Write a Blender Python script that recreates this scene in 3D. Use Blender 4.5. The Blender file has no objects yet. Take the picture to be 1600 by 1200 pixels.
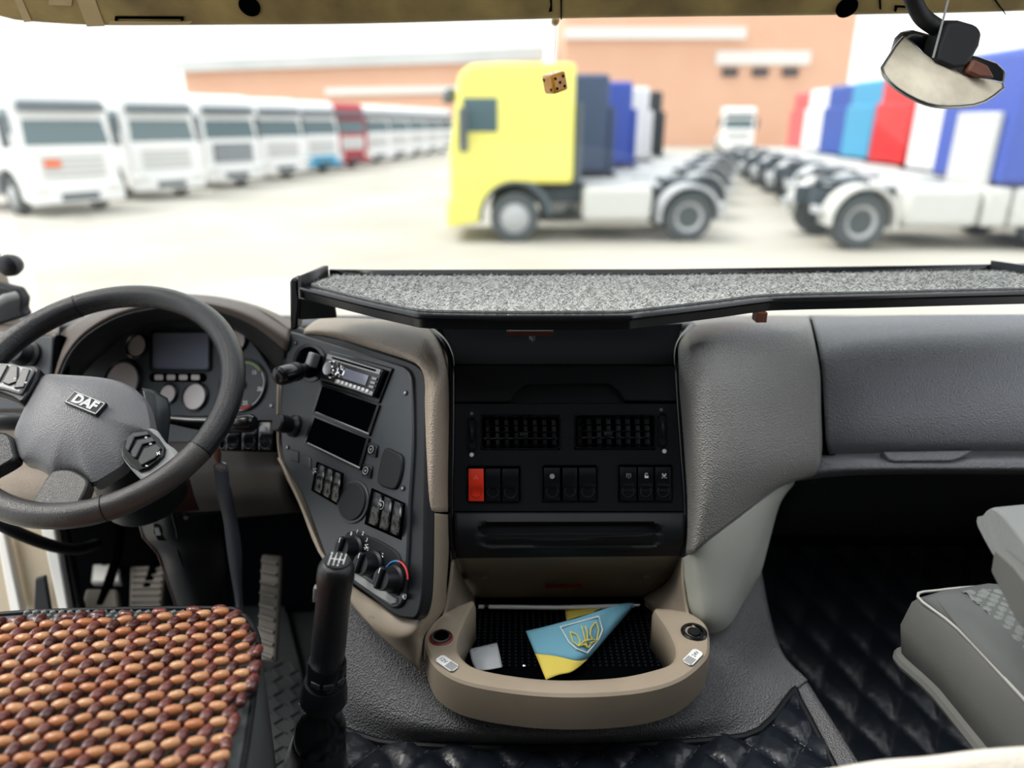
import bpy, bmesh, math, random
from mathutils import Vector as V, Matrix
random.seed(7)
PI = math.pi
S = bpy.context.scene
COL = S.collection
# ------------------------------------------------------------------ camera, sky, sun, exposure
FPX = 1100.0
PITCH = math.atan(410 / FPX)
EYE = V((0, 0, 1.30))
CP, SP = math.cos(PITCH), math.sin(PITCH)
cam = bpy.data.objects.new('camera', bpy.data.cameras.new('camera'))
COL.objects.link(cam)
cam.location = EYE
cam.rotation_euler = (PI / 2 - PITCH, 0, 0)
cam.data.sensor_width = 36
cam.data.lens = FPX / 1600 * 36
cam.data.clip_start = 0.05
cam.data.clip_end = 500
cam.data.dof.use_dof = True
cam.data.dof.focus_distance = 1.09
cam.data.dof.aperture_fstop = 1.65
S.camera = cam
W = bpy.data.worlds.new('overcast_sky'); S.world = W; W.use_nodes = True
bg = W.node_tree.nodes['Background']
bg.inputs[0].default_value = (0.93, 0.965, 1.0, 1); bg.inputs[1].default_value = 1.25
sun = bpy.data.objects.new('sun', bpy.data.lights.new('sun', 'SUN')); COL.objects.link(sun)
sun.data.energy = 2.4; sun.data.angle = math.radians(34); sun.data.color = (1.0, 0.95, 0.87)
sun.rotation_euler = V((-0.52, 0.02, 0.85)).to_track_quat('Z', 'Y').to_euler()
S.view_settings.view_transform = 'Standard'; S.view_settings.look = 'None'
S.view_settings.gamma = 1; S.view_settings.use_curve_mapping = False
S.view_settings.exposure = 0.62
# ------------------------------------------------------------------ helpers
def ray(px, py):
    u = (px - 800) / FPX; v = (600 - py) / FPX
    return V((u, CP + v * SP, -SP + v * CP))
def P(px, py, d): return EYE + ray(px, py) * d
def PZ(px, py, z):
    r = ray(px, py); return EYE + r * ((z - EYE.z) / r.z)
def PY(px, py, y):
    r = ray(px, py); return EYE + r * (y / r.y)
class Frame:
    def __init__(s, o, right, down):
        s.o = o; s.u = (right - o).normalized()
        s.w = s.u.cross(o - down).normalized()
        if s.w.dot(EYE - o) < 0: s.w = -s.w
        s.v = s.w.cross(s.u)
    def q(s, px, py, w=0):          # the point of this plane under a photo pixel, raised by w
        r = ray(px, py); o = s.o + s.w * w
        return EYE + r * ((o - EYE).dot(s.w) / r.dot(s.w))
    def uv(s, px, py):
        p = s.q(px, py) - s.o; return p.dot(s.u), p.dot(s.v)
    def p(s, a, b, c=0): return s.o + s.u * a + s.v * b + s.w * c
def cr(pts, n, closed=False):
    pts = [V(p) for p in pts]; N = len(pts); out = []
    rng = N if closed else N - 1
    for i in range(rng):
        if closed: a, b, c, d = pts[i - 1], pts[i], pts[(i + 1) % N], pts[(i + 2) % N]
        else: a, b, c, d = pts[max(i - 1, 0)], pts[i], pts[i + 1], pts[min(i + 2, N - 1)]
        for k in range(n):
            t = k / n
            out.append(0.5 * (2 * b + (c - a) * t + (2 * a - 5 * b + 4 * c - d) * t * t + (3 * b - a - 3 * c + d) * t ** 3))
    if not closed: out.append(pts[-1])
    return out
class MB:
    def __init__(s): s.v = []; s.f = []; s.m = []
    def add(s, vs, fs, mi=0):
        b = len(s.v); s.v += [V(x) for x in vs]
        s.f += [[i + b for i in f] for f in fs]; s.m += [mi] * len(fs); return s
    def prism(s, pts, vec, mi=0):
        n = len(pts); vs = [V(p) for p in pts] + [V(p) + vec for p in pts]
        fs = [list(range(n)), list(range(2 * n - 1, n - 1, -1))] + [[i, (i + 1) % n, n + (i + 1) % n, n + i] for i in range(n)]
        return s.add(vs, fs, mi)
    def plate(s, F, px, w0, w1, mi=0):       # pixel outline on a frame, between two heights over it
        return s.prism([F.q(a, b) + F.w * w0 for a, b in px], F.w * (w1 - w0), mi)
    def box(s, c, x, y, z, mi=0):
        c = V(c); x = V(x); y = V(y); z = V(z)
        return s.prism([c - x - y - z, c + x - y - z, c + x + y - z, c - x + y - z], z * 2, mi)
    def abox(s, a, b, mi=0):
        a = V(a); b = V(b); h = (b - a) / 2
        return s.box((a + b) / 2, (h.x, 0, 0), (0, h.y, 0), (0, 0, h.z), mi)
    def tube(s, path, r, n=12, closed=False, cap=True, mi=0, flat=1.0, up=None):
        path = [V(p) for p in path]; N = len(path); vs = []; fs = []
        rr = r if isinstance(r, (list, tuple)) else [r] * N
        ref = None
        for i, p in enumerate(path):
            if closed: t = path[(i + 1) % N] - path[i - 1]
            else: t = path[min(i + 1, N - 1)] - path[max(i - 1, 0)]
            t.normalize()
            if up is not None: a = V(up)
            elif ref is None: a = V((0, 0, 1)) if abs(t.z) < .9 else V((1, 0, 0))
            else: a = ref
            a = (a - t * a.dot(t)).normalized(); ref = a; b = t.cross(a)
            for k in range(n):
                g = 2 * PI * k / n
                vs.append(p + (a * math.cos(g) * flat + b * math.sin(g)) * rr[i])
        for i in range(N if closed else N - 1):
            j = (i + 1) % N
            for k in range(n): fs.append([i * n + k, i * n + (k + 1) % n, j * n + (k + 1) % n, j * n + k])
        if cap and not closed: fs += [list(range(n))[::-1], [(N - 1) * n + k for k in range(n)]]
        return s.add(vs, fs, mi)
    def lathe(s, o, u, v, w, prof, n=24, mi=0, cap=True):
        o = V(o); vs = []; fs = []; N = len(prof)
        for r, h in prof:
            for k in range(n):
                g = 2 * PI * k / n
                vs.append(o + (u * math.cos(g) + v * math.sin(g)) * r + w * h)
        for i in range(N - 1):
            for k in range(n): fs.append([i * n + k, i * n + (k + 1) % n, (i + 1) * n + (k + 1) % n, (i + 1) * n + k])
        if cap: fs += [list(range(n))[::-1], [(N - 1) * n + k for k in range(n)]]
        return s.add(vs, fs, mi)
    def grid(s, rows, mi=0, closed=False):
        m = len(rows[0]); vs = [p for r in rows for p in r]; fs = []
        for i in range(len(rows) - 1):
            for k in range(m if closed else m - 1):
                fs.append([i * m + k, i * m + (k + 1) % m, (i + 1) * m + (k + 1) % m, (i + 1) * m + k])
        return s.add(vs, fs, mi)
    def patch(s, rows, n=6, mi=0):           # rows of (pixel x, pixel y, distance), smoothed both ways
        R = [cr([V(p) for p in r], n) for r in rows]
        cols = [cr([r[k] for r in R], n) for k in range(len(R[0]))]
        return s.grid([[P(*cols[k][i]) for k in range(len(cols))] for i in range(len(cols[0]))], mi)
    def dome(s, out, c, w, h, rings=6, base=0.0, mi=0, pw=3):   # closed outline raised to a rounded cushion
        n = len(out); rows = [[p - w * base for p in out]]
        rad = sum((p - c).length for p in out) / n
        for k in range(rings):
            t = 1 - k / rings * .97; e = (1 - t) ** .45
            rows.append([c + ((p - c) * (1 - e) + (p - c).normalized() * rad * .9 * e) * t + w * h * (1 - t ** pw) for p in out])
        b = len(s.v); s.grid(rows, mi, closed=True)
        s.f.append([b + len(rows) * n - n + i for i in range(n)]); s.m.append(mi); return s
    def build(s, name, mats, parent=None, bevel=0, seg=2, smooth=38, solid=0, face=None, sub=0, rnd=None):
        o0 = wloc(parent); me = bpy.data.meshes.new(name)
        me.from_pydata([tuple(v - o0) for v in s.v], [], s.f)
        if not isinstance(mats, (list, tuple)): mats = [mats]
        for m in mats: me.materials.append(m)
        if len(mats) > 1: me.polygons.foreach_set('material_index', s.m)
        bm = bmesh.new(); bm.from_mesh(me)
        if not solid: bmesh.ops.recalc_face_normals(bm, faces=bm.faces)
        else:
            e = EYE - o0 if face is None else V(face) - o0
            sc = sum((f.normal.dot(e - f.calc_center_median()) * f.calc_area() for f in bm.faces))
            if sc < 0: bmesh.ops.reverse_faces(bm, faces=bm.faces)
        bm.to_mesh(me); bm.free()
        if smooth:
            me.shade_smooth(); me.set_sharp_from_angle(angle=math.radians(smooth))
        ob = bpy.data.objects.new(name, me); COL.objects.link(ob)
        if parent: ob.parent = parent
        if solid:
            md = ob.modifiers.new('thickness', 'SOLIDIFY'); md.thickness = solid; md.offset = -1
        if bevel:
            md = ob.modifiers.new('bevel', 'BEVEL'); md.width = bevel; md.segments = seg; md.limit_method = 'ANGLE'
            md.angle_limit = math.radians(35); md.harden_normals = False
        if sub:
            md = ob.modifiers.new('sub', 'SUBSURF'); md.levels = sub; md.render_levels = sub
        return ob
def wloc(o):
    l = V((0, 0, 0))
    while o is not None: l = l + o.location; o = o.parent
    return l
def tag(o, label=None, cat=None, group=None, kind=None):
    if label: o['label'] = label
    if cat: o['category'] = cat
    if group: o['group'] = group
    if kind: o['kind'] = kind
    return o
def thing(name, label, cat, loc, group=None, kind=None):
    e = bpy.data.objects.new(name, None); COL.objects.link(e); e.location = V(loc); e.empty_display_size = .05
    return tag(e, label, cat, group, kind)
def link_copy(o, parent, name=None):
    c = o.copy(); COL.objects.link(c); c.parent = parent
    return c
_tc = {}
def text_geo(t, bold=0.0):
    if (t, bold) not in _tc:
        cu = bpy.data.curves.new('t', 'FONT'); cu.body = t; cu.size = 1; cu.align_x = 'CENTER'; cu.align_y = 'CENTER'
        cu.offset = bold; cu.resolution_u = 3; cu.extrude = .5
        ob = bpy.data.objects.new('t', cu); COL.objects.link(ob)
        dg = bpy.context.evaluated_depsgraph_get()
        me = bpy.data.meshes.new_from_object(ob.evaluated_get(dg))
        _tc[(t, bold)] = ([tuple(v.co) for v in me.vertices], [list(p.vertices) for p in me.polygons])
        bpy.data.objects.remove(ob); bpy.data.curves.remove(cu); bpy.data.meshes.remove(me)
    return _tc[(t, bold)]
def text(mb, t, o, u, v, w, size, th=.0006, sx=1.0, bold=0.0):
    vs, fs = text_geo(t, bold)
    return mb.add([o + u * (a * size * sx) + v * (b * size) + w * ((c + .5) * th) for a, b, c in vs], fs)
# ------------------------------------------------------------------ materials
def lin(c):
    r = []
    for x in c:
        x = x / 255; r.append(x / 12.92 if x <= .04045 else ((x + .055) / 1.055) ** 2.4)
    return (r[0], r[1], r[2], 1)
MATS = {}
def mat(name, col, rough=.5, metal=0, bump=0, bscale=400, var=0, vscale=6, spec=.5, coat=0, kind='noise', sheen=0, trans=0, rand=0, col2=None):
    m = bpy.data.materials.new(name); m.use_nodes = True; nt = m.node_tree; N = nt.nodes; L = nt.links
    b = N['Principled BSDF']; c = lin(col)
    b.inputs['Base Color'].default_value = c; b.inputs['Roughness'].default_value = rough; b.inputs['Metallic'].default_value = metal
    b.inputs['Specular IOR Level'].default_value = spec
    if coat: b.inputs['Coat Weight'].default_value = coat; b.inputs['Coat Roughness'].default_value = .15
    if sheen: b.inputs['Sheen Weight'].default_value = sheen
    if trans: b.inputs['Transmission Weight'].default_value = trans
    tc = N.new('ShaderNodeTexCoord')
    if bump:
        t = N.new('ShaderNodeTexVoronoi' if kind == 'voronoi' else 'ShaderNodeTexNoise'); t.inputs['Scale'].default_value = bscale
        L.new(tc.outputs['Object'], t.inputs['Vector'])
        if kind == 'noise': t.inputs['Detail'].default_value = 3
        bp = N.new('ShaderNodeBump'); bp.inputs['Strength'].default_value = bump; bp.inputs['Distance'].default_value = .002
        L.new(t.outputs[0], bp.inputs['Height']); L.new(bp.outputs['Normal'], b.inputs['Normal'])
    if var or rand:
        mx = N.new('ShaderNodeMix'); mx.data_type = 'RGBA'; mx.inputs['A'].default_value = c
        mx.inputs['B'].default_value = lin(col2) if col2 else tuple(x * .45 for x in c[:3]) + (1,)
        if rand:
            oi = N.new('ShaderNodeObjectInfo'); mp = N.new('ShaderNodeMath'); mp.operation = 'MULTIPLY'; mp.inputs[1].default_value = rand
            L.new(oi.outputs['Random'], mp.inputs[0]); L.new(mp.outputs[0], mx.inputs['Factor'])
        else:
            t = N.new('ShaderNodeTexNoise'); t.inputs['Scale'].default_value = vscale; t.inputs['Detail'].default_value = 5
            L.new(tc.outputs['Object'], t.inputs['Vector'])
            r = N.new('ShaderNodeMapRange'); r.inputs['From Min'].default_value = .35; r.inputs['From Max'].default_value = .7; r.inputs['To Max'].default_value = var
            L.new(t.outputs[0], r.inputs['Value']); L.new(r.outputs[0], mx.inputs['Factor'])
        L.new(mx.outputs['Result'], b.inputs['Base Color'])
    MATS[name] = m; return m
M = MATS
mat('black_plastic', (13, 17, 23), .42, bump=.12, bscale=600, spec=.4)
mat('black_gloss', (9, 12, 17), .24, spec=.5)
mat('black_soft', (14, 17, 22), .55, bump=.1, bscale=500, spec=.35)
mat('bin_black', (9, 11, 15), .9, spec=.02)
mat('vane_grey', (92, 95, 99), .5)
mat('hazard_print', (250, 150, 130), .5)
mat('void_black', (4, 5, 7), 1, spec=0)
mat('panel_grey', (46, 50, 54), .34, bump=.08, bscale=1200, spec=.5)
mat('cluster_grey', (58, 63, 68), .5)
mat('taupe', (180, 165, 148), .40, bump=.6, bscale=420, kind='voronoi', var=.35, vscale=9)
mat('beige', (163, 150, 132), .42, bump=.1, bscale=700, var=.3, vscale=7)
mat('beige_dark', (158, 146, 130), .5, bump=.08, bscale=700, var=.3, vscale=9)
mat('pad_grey', (140, 139, 136), .34, bump=.8, bscale=380, kind='voronoi', spec=.55)
mat('glove_grey', (112, 114, 120), .33, bump=.8, bscale=400, kind='voronoi', spec=.6)
mat('bracket_grey', (182, 185, 176), .5, bump=.08, bscale=500, var=.2)
mat('dash_shaded', (58, 52, 48), .6, bump=.1, bscale=500)  # tan panel colour with the shade under the cluster mixed in
mat('dash_brown', (86, 76, 68), .5, bump=.15, bscale=600)
mat('skirt_rubber', (104, 105, 108), .36, bump=1, bscale=330, kind='voronoi', spec=.5)
mat('leather', (26, 27, 30), .26, bump=.3, bscale=600, kind='voronoi', spec=.55)
mat('leather_worn', (66, 64, 63), .26, bump=.25, bscale=700, kind='voronoi', var=.6, vscale=14, spec=.6)  # worn leather, lightened further to paint in the rim's gloss highlight
mat('airbag', (116, 116, 119), .38, bump=.3, bscale=430, kind='voronoi', spec=.5)
mat('quilt_black', (24, 29, 37), .27, bump=.25, bscale=120, spec=.6)
mat('stitch', (70, 72, 74), .5)
mat('chrome', (200, 202, 205), .12, metal=1)
mat('steel', (150, 152, 155), .3, metal=1)
mat('silver_paint', (150, 152, 152), .35, spec=.5)
mat('white_print', (225, 227, 228), .5)
mat('grey_print', (150, 152, 155), .5)
mat('red_switch', (225, 52, 24), .35)
mat('red_dark', (120, 30, 30), .5)
mat('red_print', (205, 45, 40), .5)
mat('blue_print', (60, 130, 190), .5)
mat('green_print', (140, 170, 110), .5)
mat('brown_wood', (104, 58, 40), .6, var=.4, vscale=40)
mat('carpet', (178, 180, 178), .95, bump=.8, bscale=300, var=.5, vscale=120)
mat('fibre', (175, 177, 177), .9, rand=0)
mat('header_tan', (178, 154, 94), .55, bump=.3, bscale=60, var=.8, vscale=9, col2=(98, 82, 50))
mat('tape_tan', (196, 172, 124), .4, var=.3, vscale=20)
mat('fleece', (240, 232, 220), .95, bump=1, bscale=200, sheen=.4)
mat('seat_fabric', (90, 94, 94), .8, bump=.3, bscale=900, var=.35, vscale=10)
mat('seat_side', (96, 97, 95), .75, bump=.25, bscale=700, var=.3, vscale=8)
mat('seat_quilt', (112, 117, 116), .45, bump=.2, bscale=700)
mat('armrest', (114, 118, 118), .55, bump=.3, bscale=600, kind='voronoi')
mat('piping', (170, 170, 166), .6)
mat('bead_light', (212, 160, 114), .24, bump=.45, bscale=160, rand=.9, col2=(184, 108, 62), coat=.25)
mat('bead_dark', (124, 66, 56), .25, bump=.35, bscale=160, rand=.9, col2=(70, 32, 32), coat=.35)
mat('flag_blue', (104, 160, 182), .8, bump=.15, bscale=900)
mat('flag_yellow', (218, 198, 88), .8, bump=.15, bscale=900)
mat('flag_white', (230, 230, 225), .8)
mat('paper', (200, 204, 208), .3, bump=.5, bscale=60)
mat('amber', (214, 146, 24), .25, coat=.4, var=.5, vscale=30, col2=(110, 60, 8))
mat('lanyard', (52, 56, 64), .8, bump=.2, bscale=900)
mat('display', (120, 124, 140), .12, coat=.6, spec=.7)
mat('gauge_face', (205, 196, 196), .25, coat=.5)  # pale tone has the reflections on the gauges put into it
mat('gauge_dark', (46, 50, 56), .4)
mat('pedal_rubber', (120, 114, 106), .6, bump=.3, bscale=200)
mat('floor_rubber', (58, 60, 62), .6, bump=.4, bscale=150)
mat('door_beige', (186, 172, 148), .6, var=.2)
mat('white_trim', (232, 230, 224), .45)
mat('column_red', (64, 34, 34), .4)
mat('mirror_glass', (222, 214, 194), .5, metal=.35, var=.45, vscale=28, col2=(160, 150, 128))
mat('cab_lining', (104, 100, 96), .9)
# windscreen: clear pane with a faint reflection
g = bpy.data.materials.new('window_glass'); g.use_nodes = True; nt = g.node_tree
for n_ in list(nt.nodes):
    if n_.type == 'BSDF_PRINCIPLED': nt.nodes.remove(n_)
tr = nt.nodes.new('ShaderNodeBsdfTransparent'); gl = nt.nodes.new('ShaderNodeBsdfGlossy'); mx = nt.nodes.new('ShaderNodeMixShader')
tr.inputs[0].default_value = (.97, .98, .97, 1); gl.inputs['Roughness'].default_value = .02; mx.inputs[0].default_value = .03
nt.links.new(tr.outputs[0], mx.inputs[1]); nt.links.new(gl.outputs[0], mx.inputs[2]); nt.links.new(mx.outputs[0], nt.nodes['Material Output'].inputs[0])
M['window_glass'] = g
# ------------------------------------------------------------------ yard outside
GZ = -1.05
mat('yard_ground', (182, 179, 171), .9, bump=.3, bscale=2, var=.6, vscale=.3, col2=(154, 148, 136))
mat('tyre', (84, 90, 92), .8); mat('truck_dark', (84, 94, 102), .6); mat('truck_glass', (84, 106, 112), .15, spec=.6)  # tyres and dark truck parts lightened, veiling glare put into the colour
mat('rim_grey', (178, 180, 182), .4); mat('tank_pale', (206, 206, 202), .4); mat('fender_grey', (184, 187, 190), .6)
mat('lamp_glass', (225, 225, 220), .2); mat('lamp_orange', (235, 110, 60), .3)
mat('brickwork', (222, 178, 152), .9, var=.35, vscale=.25, col2=(212, 158, 130)); mat('roof_grey', (200, 202, 202), .7, var=.3, vscale=.1)
mat('fascia_white', (226, 224, 220), .7); mat('window_dark', (62, 64, 70), .3)
PAINT = dict(white=(236, 236, 236), yellow=(240, 232, 122), navy=(66, 82, 110), blue=(60, 86, 176), red=(214, 38, 44), maroon=(170, 40, 54),
             sky=(70, 160, 200), black=(56, 62, 66), pale=(214, 216, 214), pink=(226, 96, 100), deep=(40, 84, 168))
for k, c in PAINT.items(): mat('paint_' + k, c, .35, spec=.4)
gm = MB().grid([[V((x, y, GZ)) for x in (-90, -30, 0, 30, 120)] for y in (-8, 10, 40, 140)])
tag(gm.build('ground', M['yard_ground']), 'pale dusty ground of the truck yard outside', 'ground', kind='structure')

def truck_proto():
    r = thing('tractor_truck', 'x', 'truck', (0, 0, 0))
    pr = [(1.25, .32), (1.30, .9), (1.30, 1.75), (1.14, 2.75), (1.10, 3.1), (1.02, 3.28), (.8, 3.38), (.3, 3.41), (-1.18, 3.41), (-1.18, 1.17)]
    pr += [(.68 * math.cos(math.radians(a)), .5 + .68 * math.sin(math.radians(a))) for a in range(100, -16, -12)]
    MB().prism([V((x, -1.22, z)) for x, z in pr], V((0, 2.44, 0))).build('cab', M['paint_white'], r, bevel=.1, seg=3)
    def ws(x0, z0, x1, z1, y, t): return [V((x0, -y, z0)), V((x0, y, z0)), V((x1, y * .94, z1)), V((x1, -y * .94, z1))]
    MB().prism(ws(1.27, 1.85, 1.10, 2.72, 1.08, .1), V((.035, 0, .01))).build('windscreen', M['truck_glass'], r, bevel=.02)
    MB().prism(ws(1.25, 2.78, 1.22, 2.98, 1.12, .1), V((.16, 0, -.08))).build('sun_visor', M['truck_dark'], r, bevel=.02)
    MB().abox((1.28, -.86, .98), (1.325, .86, 1.66)).build('grille', M['fascia_white'], r, bevel=.02)
    for k in range(4): MB().abox((1.31, -.8, 1.03 + k * .15), (1.35, .8, 1.10 + k * .15)).build('grille_slat', M['fender_grey'], r, bevel=.01)
    MB().abox((1.16, -1.24, .32), (1.38, 1.24, .86)).build('bumper', M['paint_white'], r, bevel=.06)
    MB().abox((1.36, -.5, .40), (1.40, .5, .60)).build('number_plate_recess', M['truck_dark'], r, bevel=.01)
    for s in (-1, 1):
        MB().abox((1.30, s * .98 - .2, .6), (1.40, s * .98 + .2, .82)).build('headlight', M['lamp_glass'], r, bevel=.03)
        MB().abox((.34, s * 1.22 - .02, 2.16), (1.0, s * 1.22 + .02, 2.78)).build('side_window', M['truck_glass'], r, bevel=.015)
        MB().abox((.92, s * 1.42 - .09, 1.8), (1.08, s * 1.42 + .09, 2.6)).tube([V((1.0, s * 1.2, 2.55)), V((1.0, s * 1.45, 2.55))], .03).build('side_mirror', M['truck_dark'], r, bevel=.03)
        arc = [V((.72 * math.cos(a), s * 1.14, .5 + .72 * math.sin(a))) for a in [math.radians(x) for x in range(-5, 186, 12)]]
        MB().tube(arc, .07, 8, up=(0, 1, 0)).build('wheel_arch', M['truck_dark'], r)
        MB().abox((-2.82, s * .92 - .30, .42), (-1.4, s * .92 + .30, 1.12)).build('fuel_tank', M['tank_pale'], r, bevel=.12, seg=3)
        fr = []
        for a in range(-10, 191, 15):
            a = math.radians(a); fr.append([V((-3.6 + q * math.cos(a), s * 1.0 + y, .5 + q * math.sin(a))) for q, y in ((.6, -.28), (.6, .28), (.66, .28), (.66, -.28), (.6, -.28))])
        MB().grid(fr).build('rear_fender', M['fender_grey'], r, smooth=50)
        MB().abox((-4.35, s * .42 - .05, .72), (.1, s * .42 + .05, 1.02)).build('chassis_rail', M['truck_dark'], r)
        for x, wd in ((0, .3), (-3.6, .52)):
            c = V((x, s * (1.2 - wd / 2), .5)); U = V((1, 0, 0)); Z = V((0, 0, 1)); Y = V((0, s, 0))
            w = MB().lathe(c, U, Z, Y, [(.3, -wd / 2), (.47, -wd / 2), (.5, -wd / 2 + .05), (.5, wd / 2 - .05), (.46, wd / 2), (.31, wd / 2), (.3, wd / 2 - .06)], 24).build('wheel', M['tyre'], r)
            MB().lathe(c, U, Z, Y, [(.30, wd / 2 - .1), (.30, wd / 2 - .01), (.26, wd / 2 - .03), (.2, wd / 2 - (.1 if x else -.03)), (.1, wd / 2 - (.08 if x else -.05)), (.02, wd / 2 - (.08 if x else -.05))], 20).build('rim', M['rim_grey'], w)
        MB().abox((-4.42, s * .85 - .2, .62), (-4.32, s * .85 + .2, .76)).build('tail_light', M['fender_grey'], r, bevel=.02)
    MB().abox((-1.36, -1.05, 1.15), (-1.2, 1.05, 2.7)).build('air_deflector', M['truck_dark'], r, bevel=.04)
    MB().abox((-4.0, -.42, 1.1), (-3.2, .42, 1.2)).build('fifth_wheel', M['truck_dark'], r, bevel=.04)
    MB().abox((-3.1, -.7, 1.05), (-1.5, .7, 1.12)).build('deck_plate', M['fender_grey'], r, bevel=.02)
    return r
_proto = truck_proto(); _kids = list(_proto.children)
def slotmat(o, m): o.material_slots[0].link = 'OBJECT'; o.material_slots[0].material = m
def truck(loc, ang, paint, label, group, first=[1], sc=1.0, over={}):
    if first:
        first.clear(); r = _proto; kids = _kids
    else:
        r = _proto.copy(); COL.objects.link(r); kids = []
        for k in _kids:
            c = link_copy(k, r); kids.append(c)
            for g2 in k.children: link_copy(g2, c)
    r.location = loc; r.rotation_euler = (0, 0, ang); r.scale = sc if isinstance(sc, tuple) else (sc,) * 3
    tag(r, label, 'truck', group)
    for c in kids:
        b = c.name.split('.')[0]
        if b in ('cab', 'bumper') or (b == 'air_deflector' and paint != 'yellow'): slotmat(c, M['paint_' + paint])
        if b in over: slotmat(c, M[over[b]])
    return r
for c in _kids:
    if c.name.split('.')[0] in ('cab', 'bumper', 'grille', 'side_window', 'fuel_tank', 'rear_fender', 'sun_visor', 'air_deflector'): slotmat(c, c.data.materials[0])
# the row the yellow tractor leads, cabs to the left
ra = [('yellow', 'bright yellow tractor truck parked side-on in the middle of the yard', {}),
      ('navy', 'dark navy tractor truck right behind the yellow one', {'fuel_tank': 'fender_grey'}),
      ('blue', 'royal blue tractor truck third in the row behind the yellow one', {}),
      ('white', 'white cabbed tractor truck behind the royal blue one', {}),
      ('black', 'black tractor truck near the far end of the yellow truck row', {}),
      ('white', 'white truck facing the camera far off before the brick building', {})]
for i, (c, l, ov) in enumerate(ra):
    truck((.02 + 1.1 * i, 15.9 + 3.4 * i, GZ) if i < 5 else (18, 60, GZ), PI + .03 if i < 5 else -1.75, c, l, 'tractor trucks in the yellow row', over=ov)
# the row facing right, tails towards the lane
rb = [('blue', 'bright blue tractor truck with white tanks nearest at the right edge', {}), ('white', 'white tractor truck with a tall cab beside the bright blue one at right', {}),
      ('red', 'vivid red tractor truck in the right-hand row', {}), ('sky', 'sky blue tractor truck behind the vivid red one', {}),
      ('deep', 'deep blue tractor truck behind the sky blue one', {}), ('white', 'white tractor truck behind the deep blue one', {}),
      ('pink', 'faded red tractor truck farthest off in the right-hand row', {})]
for i, (c, l, ov) in enumerate(rb):
    t_ = truck((10.35 + .58 * i + (.7 if i else 0), 14.9 + 3.3 * i, GZ), -.02, c, l, 'tractor trucks in the right-hand row', over=dict(ov, rear_fender='tank_pale', air_deflector='tank_pale') if i == 0 else ov, sc=(1, 1, 1.06))
    if i == 0:
        RB0 = t_
        for c_ in t_.children:
            if c_.name.startswith('air_deflector'): c_.scale = (1, .6, .88); c_.location.y = -.35
for x0, x1 in ((-1.34, -.86), (-.80, -.3)):
    mk = MB().abox((x0, -1.22, .42), (x1, -.62, 1.12)).build('side_box', M['tank_pale'], None, bevel=.08, seg=3); mk.parent = RB0
# the long white row on the left, noses to the lane
rl = [('white', 'white truck nearest at left with an orange marker on its nose', {}), ('white', 'white truck second from the left edge of the yard', {}),
      ('white', 'white truck with a black grille, third in the left row', {'grille': 'truck_dark'}), ('white', 'white truck fourth in the left row, after the black-grilled one', {}),
      ('white', 'white truck with a blue bumper standing before the dark red one', {}), ('maroon', 'dark red truck among the white ones of the left row', {}),
      ('white', 'white truck right after the dark red one', {}), ('white', 'white truck fourth from the far end of the left row', {}),
      ('white', 'white truck third from the far end of the left row', {}), ('white', 'white truck last but one in the left row', {}), ('white', 'white truck at the far end of the left row, beside the yellow cab', {})]
LR = []
for i, (c, l, ov) in enumerate(rl):
    t = i / 10; x = -12.6 + 6.2 * t; y = 20.2 + 40 * t
    r = truck((x, y, GZ), math.radians(-36 + 6 * t), c, l, 'trucks of the left row', over=ov, sc=.96)
    LR.append(r)
for c in LR[4].children:
    if c.name.startswith('bumper'): slotmat(c, M['paint_sky'])
mk = MB().abox((1.34, -.75, 1.30), (1.42, -.35, 1.48)).build('marker_light', M['lamp_orange'], None, bevel=.02); mk.parent = LR[0]
# buildings at the back of the yard
b1 = thing('brick_building', 'tall pale brick building with three small dark windows behind the yard', 'building', (20, 76, GZ))
MB().abox((5, 74, GZ), (32.5, 90, 12.6)).build('wall', M['brickwork'], b1)
MB().abox((5, 73.4, 8.6), (22, 74.2, 9.6)).build('cornice', M['fascia_white'], b1)
for k in range(3): MB().abox((20.2 + k * 2.9, 73.7, 5.4), (21.7 + k * 2.9, 74.1, 6.1)).build('window', M['window_dark'], b1)
MB().abox((19.5, 73.8, 6.4), (28.5, 74.1, 7.6)).build('lintel_band', M['fascia_white'], b1)
b2 = thing('low_warehouse', 'long low brick warehouse with a grey roof edge at the back left', 'building', (-20, 82, GZ))
MB().prism([V((-42, 98, GZ)), V((3.2, 80, GZ)), V((3.2, 97, GZ)), V((-42, 116, GZ))], V((0, 0, 8.4))).build('wall', M['brickwork'], b2)
MB().prism([V((-43, 97.4, 7.2)), V((3.4, 79.4, 7.2)), V((3.4, 98, 9.2)), V((-43, 117, 9.2))], V((0, 0, 1.3))).build('roof', M['roof_grey'], b2)
MB().prism([V((-22, 90.1, 4.2)), V((3, 79.9, 4.2)), V((3, 80.2, 4.2)), V((-22, 89.6, 4.2))], V((0, 0, .8))).build('sill_band', M['fascia_white'], b2)

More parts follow.
